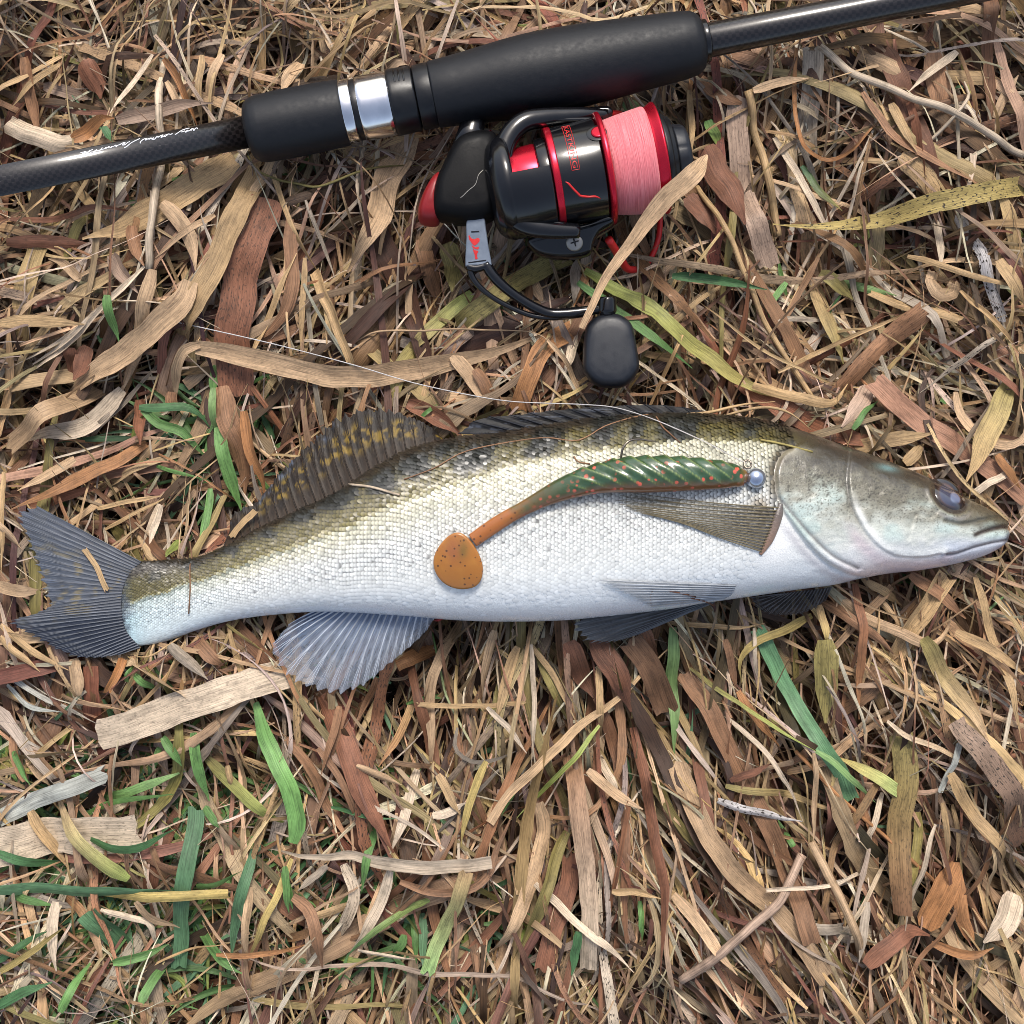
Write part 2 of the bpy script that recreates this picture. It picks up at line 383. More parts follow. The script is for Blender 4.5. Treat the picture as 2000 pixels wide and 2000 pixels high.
def f_disp(x, y):
    d = np.zeros(np.shape(x)); h = x > 1440
    if not h.any(): return d
    X, Y = x[h], y[h]; r = np.zeros(X.shape)
    a, s = pdist(X, Y, E1); r += 7 * sstep(-2, 4, s) * np.exp(-np.clip(s, 0, None) / 110) - 2.2 * np.exp(-((s + 3) / 5) ** 2)
    a, s = pdist(X, Y, E1B); r += -3.5 * np.exp(-(a / 4.5) ** 2) + 2.0 * np.exp(-((s + 9) / 6) ** 2)
    a, s = pdist(X, Y, E2); r += 5 * sstep(-1, 5, s) * np.exp(-np.clip(s, 0, None) / 80) - 2.0 * np.exp(-(s / 5) ** 2) * (.4 + 1.2 * fbm(X / 25, Y / 25, 7)) * sstep(1075, 1010, Y)
    a, s = pdist(X, Y, MOUTH); r += -7 * np.exp(-(a / 5) ** 2) * sstep(1890, 1940, X)
    a, s = pdist(X, Y, JAW); r += -2.4 * np.exp(-(a / 3.5) ** 2) + 1.5 * np.exp(-((a - 10) / 7) ** 2)
    a, s = pdist(X, Y, LIP); r += -3 * np.exp(-(a / 4) ** 2)
    e = eye_d(X, Y); r += -7 * np.exp(-(np.clip(e, 0, None) / .9) ** 4) + 4 * np.exp(-((e - 1.22) / .16) ** 2)
    r += (6 * (fbm(X / 50, Y / 34, 4) - .5) + 1.6 * (fbm(X / 12, Y / 9, 5) - .5)) * sstep(1500, 1560, X)
    a, s = pdist(X, Y, np.array([(1828,985),(1800,1010),(1770,1005),(1755,1050)], float)); r += -1.6 * np.exp(-(a / 4) ** 2)
    d[h] = r * prof(f_v(X, Y)) ** .6
    return d
def fish_top(x, y):
    x = np.asarray(x, float); y = np.asarray(y, float); v = f_v(x, y)
    return np.where((np.abs(v) < 1) & (x > 205) & (x < 1989), f_zc(x) + f_th(x) * prof(v), f_zc(np.clip(x, 205, 1989)))
BARS = [(1462,842,20,30,.55),(1325,838,34,34,1),(1250,842,16,30,.6),(1180,838,24,34,.95),(1068,868,26,26,1),(1045,890,20,14,.6),(930,903,34,24,1),(965,880,18,26,.6),(826,912,26,22,1),(880,880,20,20,.7),(762,946,26,20,1),(662,978,30,18,1),(700,965,18,15,.6),(600,1008,26,16,.75),(530,1042,24,14,.6),(455,1078,24,12,.5),(380,1108,22,12,.45),(310,1126,20,12,.5)]
def mixa(a, b, f): return a * (1 - f[..., None]) + b * f[..., None]
def fish_col(x, y):
    """skin pigment with head highlights and crease shading painted in, display values"""
    x = np.asarray(x, float); y = np.asarray(y, float)
    n1 = fbm(x / 60, y / 40, 1); n2 = fbm(x / 14, y / 12, 2); n3 = fbm(x / 5, y / 5, 3, 2)
    yl = f_lat(x) + (n2 - .5) * 14; up = np.clip((yl - y) / np.maximum(yl - f_top(x), 8), -1, 1.2)
    olive = mixa(np.array([120,110,60.]), np.array([84,77,40.]), n1)
    olive = mixa(olive, np.array([50,43,33.]), sstep(.42, .86, up + (n2 - .5) * .25))
    olive = mixa(olive, np.array([190,180,124.]), sstep(.22, 0.0, up) * .5)
    bar = np.zeros(x.shape)
    for bx, by, sx, sy, a in BARS:
        wx = x - bx + (n1 - .5) * 40 + (y - by) * .35; wy = y - by + (n2 - .5) * 22
        bar = np.maximum(bar, a * np.exp(-((wx / sx) ** 2 + (wy / sy) ** 2) * .8))
    olive = mixa(olive, np.array([34,36,32.]), np.clip(sstep(.15, .6, bar + (n3 - .5) * .3), 0, 1) * .95)
    dn = np.clip((y - yl) / np.maximum(f_bot(x) - yl, 8), 0, 1)
    flank = mixa(np.array([216,212,186.]), np.array([236,238,234.]), sstep(.0, .4, dn))
    flank = mixa(flank, np.array([228,234,240.]), sstep(.62, 1.0, dn))
    flank = mixa(flank, np.array([196,216,222.]), sstep(520, 250, x) * .75)
    flank = mixa(flank, np.array([150,190,200.]), sstep(300, 220, x) * .6 * sstep(.1, .3, dn))
    c = mixa(flank, olive, sstep(-.02, .10, up))
    c = mixa(c, np.array([70,82,74.]), np.exp(-((y - yl - 2) / 3.0) ** 2) * .55 * sstep(900, 500, x))
    c = mixa(c, np.array([84,94,108.]), sstep(262, 226, x + (n2 - .5) * 34 + 14 * np.abs(f_v(x, y)) ** 2) * .95)
    # head
    h = x > 1430
    if h.any():
        X, Y = x[h], y[h]; a1, s1 = pdist(X, Y, E1); a2, s2 = pdist(X, Y, E2); a1b, _ = pdist(X, Y, E1B)
        q = (Y - f_top(X)) / np.maximum(f_bot(X) - f_top(X), 20); m1, m2, m3 = n1[h], n2[h], n3[h]
        sp = fbm(X / 2.1, Y / 2.1, 9, 2)
        cheek = mixa(np.array([116,111,93.]), np.array([196,200,190.]), sstep(.26, .58, q + (m1 - .5) * .35 + (m2 - .5) * .15))
        cheek = mixa(cheek, np.array([232,233,232.]), sstep(.58, .84, q + (m2 - .5) * .1))  # pale lower cheek, whitened further to stand for its reflections
        cheek = mixa(cheek, np.array([232,210,208.]), sstep(.78, 1.0, q) * .85)
        top = mixa(np.array([66,59,48.]), np.array([46,41,35.]), m2)
        cheek = mixa(cheek, top, sstep(.30, .10, q + (m2 - .5) * .14 + (m1 - .5) * .1))
        cheek = mixa(cheek, np.array([104,96,76.]), sstep(1770, 1900, X) * sstep(.55, .3, q) * .75)
        cheek = mixa(cheek, np.array([176,206,204.]), sstep(.45, .8, m1) * .45 * sstep(.2, .35, q) * sstep(.85, .6, q))
        cheek = mixa(cheek, np.array([186,194,212.]), sstep(1790, 1850, X) * sstep(.55, .75, q) * .6)
        spk = sstep(.66, .76, sp + .13 * np.exp(-((X - 1575) / 55) ** 2 - ((Y - 930) / 36) ** 2) + .06 * np.exp(-((X - 1700) / 70) ** 2 - ((Y - 960) / 40) ** 2)) * sstep(.7, .35, q)
        cheek = mixa(cheek, np.array([58,54,44.]), spk * .7)
        cheek = mixa(cheek, np.array([120,158,160.]), np.exp(-((X - 1722 - (Y - 915) * .9) / 24) ** 2 - ((Y - 915) / 9) ** 2) * .8)
        cheek = mixa(cheek, np.array([240,242,238.]), np.exp(-((s2 - 9) / 8) ** 2) * sstep(950, 1010, Y) * .9)  # highlight painted along the lower preopercle edge
        cheek = mixa(cheek, np.array([86,82,74.]), np.exp(-((s2 + 1) / 3.5) ** 2) * sstep(1060, 940, Y) * .6)  # upper preopercle edge: crease darkened in the colour
        cheek = mixa(cheek, np.array([206,186,192.]), np.exp(-((s2 + 18) / 14) ** 2) * sstep(1000, 1060, Y) * .6)
        cheek = mixa(cheek, np.array([96,92,92.]), np.exp(-(a1b / 2.6) ** 2) * .65)
        cheek = mixa(cheek, np.array([120,110,96.]), np.exp(-((s1 - 4) / 5) ** 2) * sstep(960, 900, Y) * .7)
        for P, wd, cc, k in ((MOUTH, 4.5, (52,40,34.), .95), (JAW, 3.0, (92,88,92.), .75), (LIP, 5, (70,66,52.), .75)):  # mouth slit and jaw crease shaded in the colour; dark lip band
            a, _ = pdist(X, Y, P); cheek = mixa(cheek, np.array(cc), np.exp(-(a / wd) ** 2) * k)
        e = eye_d(X, Y); cheek = mixa(cheek, np.array([52,44,38.]), sstep(1.14, 1.0, e) * .9)
        cheek = mixa(cheek, np.array([206,196,188.]), np.exp(-((e - 1.35) / .12) ** 2) * sstep(990, 1010, Y) * .5)
        cheek = mixa(cheek, np.array([66,74,88.]), np.exp(-((X - 1983) / 9) ** 2 - ((Y - 1052) / 10) ** 2))
        body = c[h]
        body = mixa(body, np.array([250,250,248.]), np.exp(-((X - 1490) / 34) ** 2 - ((Y - 1055) / 40) ** 2))
        body = mixa(body, np.array([128,104,70.]), np.exp(-((X - 1470) / 16) ** 2 - ((Y - 990) / 18) ** 2) * .6)
        body = mixa(body, np.array([92,80,60.]), np.exp(-((s1 + 4) / 6) ** 2) * sstep(1010, 930, Y) * .8)
        body = mixa(body, np.array([176,174,180.]), np.exp(-((s1 + 14) / 9) ** 2) * sstep(1000, 1050, Y) * .6)
        wn = sstep(905, 880, Y + (m2 - .5) * 10); c[h] = mixa(body, cheek, sstep(-2, 3, s1) * (1 - wn) + sstep(1470, 1610, X + (m1 - .5) * 60) * wn)
    return np.clip(c, 0, 255)

# outlines of the fins: root line and margin, matching order
FINS = {
 'caudal': dict(base=[(276,1098),(254,1120),(240,1152),(238,1190),(246,1230),(274,1264)],
   tip=[(64,984),(28,1002),(52,1062),(72,1120),(86,1168),(92,1184),(60,1200),(14,1216),(62,1245),(126,1278),(176,1286),(230,1280)], z=(14, 20)),
 'dorsal_soft': dict(base=[(440,1068),(520,1026),(600,990),(690,944),(780,890),(872,862)],
   tip=[(446,1040),(452,1000),(500,975),(534,928),(566,894),(614,848),(652,810),(700,796),(745,793),(795,807),(840,830),(858,850)], z=(44, 20)),
 'dorsal_spiny': dict(base=[(985,850),(1070,836),(1160,821),(1250,814),(1340,812),(1420,816)],
   tip=[(894,846),(915,826),(940,815),(1000,809),(1080,800),(1157,794),(1230,790),(1290,790),(1350,797),(1405,811)], z=(52, 44)),
 'anal': dict(base=[(618,1192),(680,1194),(740,1197),(800,1202),(848,1206)],
   tip=[(560,1222),(528,1262),(532,1290),(560,1325),(594,1345),(645,1360),(704,1345),(750,1308),(790,1275),(828,1238),(846,1212)], z=(46, 26)),
 'pelvic_far': dict(base=[(1405,1158),(1400,1166),(1392,1176),(1380,1180)],
   tip=[(1140,1204),(1120,1214),(1113,1228),(1124,1244),(1150,1257),(1193,1256),(1240,1243)], z=(30, 14)),
 'pectoral_far': dict(base=[(1622,1146),(1600,1150),(1560,1154),(1520,1160)],
   tip=[(1612,1176),(1580,1196),(1545,1204),(1510,1203),(1480,1192),(1462,1168)], z=(20, 8)),
}

# ------------------------------------------------------------------ what weighs the litter down
GX0, GX1, CELL = -420.0, 2420.0, 5.0
gn = int((GX1 - GX0) / CELL)
gx, gy = np.meshgrid(GX0 + (np.arange(gn) + .5) * CELL, GX0 + (np.arange(gn) + .5) * CELL)   # [row=y, col=x], plane z=0
CAP = np.full((gn, gn), 400.0)
def inside(x, y, poly):
    poly = np.asarray(poly, float); r = np.zeros(np.shape(x), bool)
    for (ax, ay), (bx, by) in zip(poly, np.roll(poly, -1, 0)):
        cnd = (ay > y) != (by > y)
        r ^= cnd & (x < (bx - ax) * (y - ay) / ((by - ay) if by != ay else 1e-9) + ax)
    return r
def planepx(poly, z0): k = kf(z0); return 1000 + (np.asarray(poly, float) - 1000) * k
def cap_poly(poly, z, z0, grow=0):
    global CAP
    q = planepx(poly, z0)
    if grow:
        c = q.mean(0); d = q - c; q = c + d * (1 + grow / np.maximum(np.linalg.norm(d, axis=1, keepdims=True), 1))
    CAP = np.where(inside(gx, gy, q), np.minimum(CAP, z), CAP)
fx_ = 1000 + (gx - 1000) / kf(FZ); fy_ = 1000 + (gy - 1000) / kf(FZ); vv = f_v(fx_, fy_)
CAP = np.where((np.abs(vv) < 1) & (fx_ > 205) & (fx_ < 1989), f_zc(fx_) - f_th(fx_) * prof(vv) - 4, CAP)
for nm, f in FINS.items():
    cap_poly(list(f['base']) + list(f['tip'])[::-1], min(f['z']) - 6, f['z'][1], grow=4)
RZ = 72.0; RANG = math.radians(10.97)
def rod_axis(s):                       # axis of the rod as seen: s along it, zero in the fore grip
    return 500 + s * math.cos(RANG), 252 - s * math.sin(RANG)
for s0, s1, r in ((-900, -20, 31), (-20, 900, 78), (900, 1900, 34)):
    nrm = np.array([math.sin(RANG), math.cos(RANG)]) * r
    a, bb = np.array(rod_axis(s0)), np.array(rod_axis(s1))
    cap_poly([a + nrm, bb + nrm, bb - nrm, a - nrm], 66 - r - 4, RZ)
cap_poly([(810,330),(870,250),(1000,215),(1190,195),(1290,195),(1350,230),(1350,370),(1300,440),(1210,500),(1050,505),(960,470),(900,440),(805,440)], -22, 80)
cap_poly([(1130,600),(1260,600),(1262,770),(1128,770)], 12, 50)
cap_poly([(900,425),(970,425),(975,520),(1110,570),(1210,580),(1210,625),(1060,620),(930,580),(900,510)], 42, 70)

# ------------------------------------------------------------------ the setting: soil and the litter of dead grass
g = np.linspace(-460, 2460, 180); X_, Y_ = np.meshgrid(g, g, indexing='ij')
Z_ = -205 + 34 * (fbm(X_ / 120, Y_ / 120, 5, 5) - .5) + 10 * (fbm(X_ / 18, Y_ / 18, 6, 3) - .5)
edge = np.maximum(np.abs(X_ - 1000), np.abs(Y_ - 1000)); Xf = X_.copy(); Yf = Y_.copy()
far = edge >= 1459.9
scale = np.where(far, 60.0, 1.0); Xf = 1000 + (X_ - 1000) * scale; Yf = 1000 + (Y_ - 1000) * scale; Z_ = np.where(far, -205, Z_)
V = np.stack([Xf - 1000, 1000 - Yf, Z_], -1).reshape(-1, 3)
go = link('ground', mesh('ground', V, grid_faces(180, 180)[:, ::-1], M['soil'])); go['kind'] = 'structure'
G = -196 + 30 * (fbm(gx / 120, gy / 120, 5, 5) - .5)

PAL = dict(tan=(212,178,140), pale=(234,212,184), straw=(206,172,126), brown=(168,126,94), redbrown=(150,102,78), dark=(100,74,58),
  yellow=(204,180,112), olive=(164,150,92), grey=(188,172,152), green=(126,172,98), darkgreen=(90,134,86), yellowgreen=(176,190,104), bluegreen=(122,168,122),
  silver=(206,208,198), orange=(190,136,90), pink=(194,146,118), mauve=(176,150,130), lightgreen=(156,192,122), spotted=(212,206,202))
class Bag:
    def __init__(s): s.V = []; s.F = []; s.uv = []; s.c = []; s.n = 0
    def add(s, V, F, uv, c): s.V.append(V); s.F.append(F + s.n); s.uv.append(uv); s.c.append(c); s.n += len(V)
    def build(s, name, mat): return mesh(name, np.concatenate(s.V), np.concatenate(s.F), mat, uv=np.concatenate(s.uv), col=np.concatenate(s.c))
_ff = {}
def ribbon(P, z, wd, roll, fold, c0, c1=None, Mx=3, z0=0.0, speck=0.0, rnd=None):
    """a grass blade: centre line P (n,2), height z (n), half width wd (n); c0..c1 linear colours along it"""
    rnd = rnd or random
    n = len(P); T = np.gradient(P, axis=0); L = np.maximum(np.hypot(T[:, 0], T[:, 1]), 1e-6); nx, ny = -T[:, 1] / L, T[:, 0] / L
    s = np.linspace(-1, 1, Mx)[None]; wv = wd[:, None]; ro = np.broadcast_to(roll, (n,))[:, None]
    ox = s * wv * np.cos(ro)
    X = P[:, 0:1] + nx[:, None] * ox; Y = P[:, 1:2] + ny[:, None] * ox
    Z = z[:, None] + s * wv * np.sin(ro) + fold * wv * (np.abs(s) - .5)
    k = kf(z0); V = np.stack([(X - 1000) * k, (1000 - Y) * k, Z], -1).reshape(-1, 3)
    if (n, Mx) not in _ff: _ff[(n, Mx)] = grid_faces(n, Mx)
    arc = np.r_[0, np.cumsum(np.hypot(*np.diff(P, axis=0).T))]
    ru, rv = rnd.random() * 900, rnd.random() * 4000
    uv = np.stack([np.broadcast_to(s * wv, (n, Mx)) + ru, np.broadcast_to(arc[:, None], (n, Mx)) + rv], -1).reshape(-1, 2)
    t = np.linspace(0, 1, n)[:, None]
    c = c0[None] * (1 - t) + (c1 if c1 is not None else c0)[None] * t
    c = np.repeat(np.hstack([c, np.full((n, 1), speck)]), Mx, 0)
    return V, _ff[(n, Mx)], uv, c
def cells(P):
    i = np.clip(((P[:, 1] - GX0) / CELL).astype(int), 0, gn - 1); j = np.clip(((P[:, 0] - GX0) / CELL).astype(int), 0, gn - 1); return i, j
def smooth1(a, k):
    for _ in range(k): a = np.convolve(np.pad(a, 1, mode='edge'), [.25, .5, .25], 'valid')
    return a
FLOW = np.array([(150,250,80,55),(380,430,60,40),(600,550,65,38),(200,650,32,32),(450,900,80,50),(900,700,68,40),(1150,650,75,40),(1550,250,105,38),(1850,250,140,40),(1850,600,132,38),(1500,600,115,40),(1650,720,60,45),(1900,950,125,45),
  (250,1500,70,55),(480,1500,108,32),(650,1500,112,26),(800,1350,72,24),(800,1650,100,36),(1000,1350,84,22),(1000,1600,78,20),(1180,1500,100,14),(1320,1450,112,14),(1400,1750,120,22),(1600,1500,112,26),(1800,1600,108,28),(1900,1300,125,45),(150,1800,60,60),(100,1250,140,36),(1000,150,70,55),(600,1800,75,40),(1100,1820,72,22)], float)
def flow(x, y):
    d = ((FLOW[:, 0] - x) ** 2 + (FLOW[:, 1] - y) ** 2 + 900) ** -2.6; p = rng.choice(len(FLOW), p=d / d.sum())
    return math.radians(FLOW[p, 2] + rng.normal() * FLOW[p, 3])
HOLES = [(165,865,95,60),(250,960,60,45),(1560,1350,75,70),(620,1260,40,30),(1840,1165,40,30),(330,1010,55,40),(100,1150,50,40),(1450,1480,30,40),(1880,1760,60,90),(700,1330,40,40)]
def hole(x, y): return max(math.exp(-((x - a) / c) ** 2 - ((y - b) / d) ** 2) for a, b, c, d in HOLES)
KINDS = [('tan',.25),('straw',.18),('brown',.24),('redbrown',.09),('dark',.10),('pale',.08),('olive',.03),('grey',.05),('mauve',.05)]
kn = [k for k, _ in KINDS]; kp = np.array([p for _, p in KINDS]); kp /= kp.sum()
BAG = []           # every blade is settled first, built later
def settle(P, wd, bow, up=2.0):
    """lay a blade on what is already there: it bridges the hollows like a stiff strip"""
    global G
    T = np.gradient(P, axis=0); L = np.maximum(np.hypot(T[:, 0], T[:, 1]), 1e-6); nn = np.stack([-T[:, 1] / L, T[:, 0] / L], 1)
    i, j = cells(P); h = G[i, j]; wide = wd.max() > 4
    if wide:
        e1 = cells(P + nn * (wd * .75)[:, None]); e2 = cells(P - nn * (wd * .75)[:, None]); h = np.maximum(h * 1.0, .75 * np.maximum(G[e1], G[e2]) + .25 * h)
    m = np.maximum(h, np.maximum(np.r_[h[1:], h[-1]], np.r_[h[0], h[:-1]]))
    z = smooth1(.2 * h + .8 * m, 3) + up + bow
    G[i, j] = np.maximum(G[i, j], z)
    if wide:
        for e_ in (e1, e2): G[e_] = np.maximum(G[e_], z)
    return z
def random_blade(layer):
    for _ in range(30):
        x, y = rng.uniform(GX0 + 60, GX1 - 60, 2)
        if rng.random() > hole(x, y) * 1.05: break
    a = flow(x, y); kind = kn[rng.choice(len(kn), p=kp)]
    if layer == 0: wmax, ln = rng.gamma(3.5, 3.0) + 4, rng.uniform(200, 620)
    elif layer == 1: wmax, ln = rng.gamma(2.0, 2.7) + 2.0, rng.uniform(280, 950)
    elif layer == 3: wmax, ln = rng.uniform(1.4, 4.2), rng.uniform(180, 760)
    else: wmax, ln = rng.gamma(1.8, 1.0) + .8, rng.uniform(80, 480)
    if layer == 0: kind = ['brown', 'redbrown', 'dark', 'dark', 'redbrown', 'brown', 'tan'][rng.integers(7)]
    if layer == 3: kind = ['pale', 'straw', 'tan', 'straw', 'brown', 'pale'][rng.integers(6)]
    if kind in ('redbrown', 'dark') and layer == 1: wmax *= 1.3
    wmax = min(wmax, 26); n = int(ln / 30) + 6
    curv = rng.normal() * .38 if rng.random() < .82 else rng.normal() * 1.5
    t = np.linspace(-.5, .5, n); ang = a + curv * t * 1.2 + .12 * rng.normal() * np.sin(t * 9 + rng.random() * 6)
    dl = ln / (n - 1); P = np.stack([np.cumsum(np.cos(ang)) * dl, -np.cumsum(np.sin(ang)) * dl], 1); P += np.array([x, y]) - P.mean(0)
    tt = np.linspace(0, 1, n); style = rng.random()
    if style < .72: wd = wmax * np.clip(np.minimum(1, (1 - tt) * 1.7) * (.45 + .55 * np.minimum(1, tt * 3)), .05, 1)
    elif style < .82: wd = wmax * (.85 + .15 * np.sin(tt * 5 + rng.random() * 6))
    else: wd = wmax * np.clip(np.sin(np.pi * np.clip(tt, .03, .97)) ** .6, .08, 1)
    wd = wd * (1 + .10 * rng.normal(size=n)); wd = np.maximum(wd, .5)
    roll = rng.normal() * .2 + np.cumsum(rng.normal(size=n)) * .05
    if rng.random() < .12: roll = roll + np.linspace(0, rng.uniform(-3, 3), n)
    fold = rng.normal() * .32
    bow = 6 * rng.random() ** 2 * 4 * tt * (1 - tt) + (rng.random() < .12) * rng.uniform(4, 14) * tt ** 2
    c = np.array(PAL[kind], float) * rng.uniform(.74, 1.10) + rng.normal(size=3) * 3.5
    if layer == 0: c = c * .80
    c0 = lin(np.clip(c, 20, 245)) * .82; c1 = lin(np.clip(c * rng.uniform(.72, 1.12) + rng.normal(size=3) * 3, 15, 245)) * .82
    return dict(P=P, wd=wd, roll=roll, fold=fold, bow=bow, c0=c0, c1=c1, kind=kind, speck=float(rng.random() < .25) * rng.uniform(.3, 1), w=wmax, ln=ln)
for layer, cnt in ((0, 1500), (2, 900), (1, 2000), (2, 1200), (1, 900), (3, 1500), (1, 420), (3, 1000)):
    for _ in range(cnt):
        b_ = random_blade(layer); b_['z'] = settle(b_['P'], b_['wd'], b_['bow'], 1.2 if layer >= 2 else 2.2); b_['layer'] = layer; BAG.append(b_)
allz = np.concatenate([b_['z'] for b_ in BAG]); hi = np.percentile(allz, 95); print('pile height', hi, allz.max())
def squash(z):
    q = -196 + (z + 196) * (196 / (hi + 196)); return np.where(q > 6, 6 + (q - 6) * .5, q)
G = np.minimum(squash(G), CAP)
def under(P, z, pad=0.0):
    i, j = cells(P); return np.minimum(z, CAP[i, j] - pad)
# the blades that show largest on the top of the pile become single things, the rest is litter
vis = [q for q, b_ in enumerate(BAG) if BAG[q]['layer'] < 2 and q > len(BAG) - 3200 and 0 < b_['P'][:, 0].mean() < 2000 and 90 < b_['P'][:, 1].mean() < 1910
       and (CAP[cells(b_['P'])] > 100).all()]
vis.sort(key=lambda q: -BAG[q]['w'] * BAG[q]['ln']); single_ids = set(vis[:110])
bag = Bag(); bagf = Bag(); LOOSE = []
for q, b_ in enumerate(BAG):
    z = squash(b_['z']); wd = b_['wd']
    i, j = cells(b_['P']); T = np.gradient(b_['P'], axis=0); L = np.maximum(np.hypot(T[:, 0], T[:, 1]), 1e-6); nn = np.stack([-T[:, 1] / L, T[:, 0] / L], 1)
    capm = np.minimum(CAP[i, j], np.minimum(CAP[cells(b_['P'] + nn * wd[:, None])], CAP[cells(b_['P'] - nn * wd[:, None])]))
    z = np.minimum(z, capm - wd * .35)
    if q in single_ids: LOOSE.append((b_, z)); continue
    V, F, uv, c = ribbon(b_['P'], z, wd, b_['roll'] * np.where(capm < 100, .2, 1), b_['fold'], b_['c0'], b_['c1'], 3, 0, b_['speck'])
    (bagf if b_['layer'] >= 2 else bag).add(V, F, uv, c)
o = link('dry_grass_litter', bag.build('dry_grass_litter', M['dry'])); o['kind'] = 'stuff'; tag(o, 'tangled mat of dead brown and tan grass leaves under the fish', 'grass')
o = link('straw_fibres', bagf.build('straw_fibres', M['dry'])); o['kind'] = 'stuff'; tag(o, 'fine dry straw fibres scattered through the dead grass', 'straw')
# short living grass, thick by the tail fin's belly side, sparse elsewhere
bag = Bag()
for q in range(1050):
    if q < 760: x, y = rng.normal(190, 230), rng.normal(1690, 190)
    elif q < 840: x, y = rng.normal(400, 70), rng.normal(880, 80)
    elif q < 930: x, y = rng.normal(760, 140), rng.normal(1820, 70)
    else: x, y = rng.uniform(-300, 2300, 2)
    n = 10; ln = rng.uniform(50, 230); a = rng.uniform(0, 6.28); tt = np.linspace(0, 1, n)
    ang = a + rng.normal() * .5 * tt; P = np.stack([x + np.cumsum(np.cos(ang)) * ln / n, y - np.cumsum(np.sin(ang)) * ln / n], 1)
    i, j = cells(P); hgt = rng.uniform(-12, 12); z = smooth1(np.maximum(G[i, j] - 6, -90), 3) + hgt + rng.uniform(0, 14) * tt
    z = np.minimum(z, CAP[i, j] - 4); wd = rng.uniform(2, 7.5) * np.clip(np.minimum(1, (1 - tt) * 2.4), .08, 1) * np.minimum(1, .5 + tt * 3)
    c = np.array(PAL[['green', 'darkgreen', 'green', 'yellowgreen', 'bluegreen'][rng.integers(5)]], float) * rng.uniform(.75, 1.05)
    V, F, uv, cc = ribbon(P, z, wd, rng.normal() * .4, rng.normal() * .5, lin(c) * .8, lin(c * rng.uniform(.8, 1.1)) * .8, 3, 0, .1 * (rng.random() < .3)); bag.add(V, F, uv, cc)
o = link('green_grass', bag.build('green_grass', M['green'])); o['kind'] = 'stuff'; tag(o, 'short living green grass growing up through the dead mat', 'grass')
# ------------------------------------------------------------------ single grass blades, stalks and leaves that the photograph shows
ZM = dict(A=(0,80,.3623), B=(650,80,.3882), C=(1300,80,.3623), D=(0,750,.3623), E=(650,750,.3623), F=(1300,750,.3623), G=(0,1350,.3623), H=(1000,1250,.3623), I=(1400,1400,.3106), J=(560,1180,.3778), K=(880,420,.207))
def zp(tag_, pts): a, b, s = ZM[tag_]; return [(a + x * s, b + y * s) for x, y in pts]
HUE = dict(tan='tan', pale='pale cream', straw='straw coloured', brown='brown', redbrown='reddish brown', dark='dark brown', yellow='yellowish', olive='olive', grey='grey',
  green='green', darkgreen='dark green', yellowgreen='yellow green', bluegreen='bluish green', silver='silvery', orange='orange brown', pink='pinkish brown', mauve='mauve brown', lightgreen='light green', spotted='black spotted white')
def where(x, y):
    if y < 480:
        if x < 640: return 'beside the rod blank' if y < 330 else 'below the fore grip of the rod'
        if x < 1400: return 'around the reel'
        return 'beyond the butt end of the rod' if y < 260 else 'off the spool end of the reel'
    if y < 800:
        if x < 520: return 'between the rod blank and the tail fin'
        if x < 900: return 'between the fore grip and the soft dorsal fin'
        if x < 1330: return 'by the reel handle'
        return 'between the spool and the head of the fish'
    if y < 1230:
        if x < 620: return 'beside the tail of the fish'
        if x > 1560: return 'close to the head of the fish'
        return 'touching the body of the fish'
    if x < 420: return 'among the green grass below the tail fin' if y > 1450 else 'just under the tail fin'
    if x < 900: return 'past the anal fin' if y > 1400 else 'against the anal fin'
    if x < 1350: return 'below the belly of the fish' if y < 1600 else 'well below the pelvic fins'
    if x < 1680: return 'below the far pectoral fin' if y < 1600 else 'well below the gill cover'
    return 'below the jaw of the fish' if y < 1500 else 'well below the jaw of the fish'
HERO = []
def hero(zm, col, wd, pts, label=None, z=None, c1=None, tip='pt', speck=.25, name=None, fold=None, roll=None, lift=3.0, shade=1.0):
    HERO.append(dict(p=zp(zm, pts) if zm else pts, col=col, wd=wd, label=label, z=z, c1=c1, tip=tip, speck=speck, name=name, fold=fold, roll=roll, lift=lift, shade=shade))
h = hero
# A: rod blank and fore grip
h('A','brown',12,[(100,50),(120,250),(140,490)]); h('A','straw',6,[(260,60),(130,190),(0,320)]); h('A','redbrown',22,[(400,50),(450,150),(480,250)])
h('A','pale',6,[(820,70),(720,220),(600,400)]); h('A','orange',8,[(870,80),(950,200),(1010,350),(1050,450)]); h('A','tan',7,[(890,200),(960,350),(1010,460)])
h('A','straw',7,[(1080,60),(1075,250),(1070,450)]); h('A','tan',9,[(1190,60),(1130,200),(1095,450)]); h('A','tan',14,[(1590,60),(1540,180),(1500,260)])
h('A','mauve',13,[(640,440),(800,390),(950,350),(1150,340)]); h('A','mauve',12,[(170,190),(300,200),(420,240)])
h('A','redbrown',6,[(0,930),(250,910),(500,900),(740,895)]); h('A','redbrown',13,[(0,1060),(250,1060),(470,1070)])
h('A','mauve',14,[(600,1150),(660,1250),(760,1370)])
h('A','redbrown',34,[(1440,850),(1370,1050),(1310,1250),(1270,1450),(1240,1620),(1250,1900)],'broad reddish brown dead leaf with dark veins between the fore grip and the dorsal fin',tip='bl',speck=.7,fold=.15,roll=.05)
h('A','straw',27,[(1260,630),(1100,740),(900,890),(700,985),(560,1040),(450,1070)],'broad tan leaf slanting out from under the rod blank beside the fore grip',fold=.3,lift=8)
h('A','straw',24,[(1385,670),(1340,800),(1260,1000),(1180,1200),(1080,1400),(960,1560)],'long tan leaf running down from under the fore grip end',tip='bl',fold=.25,lift=8)
h('A','pale',8,[(838,50),(850,250),(865,480),(860,700),(850,900),(835,1050),(820,1240)],'straight pale straw stalk passing under the rod blank',tip='bl',name='straw_stalk')
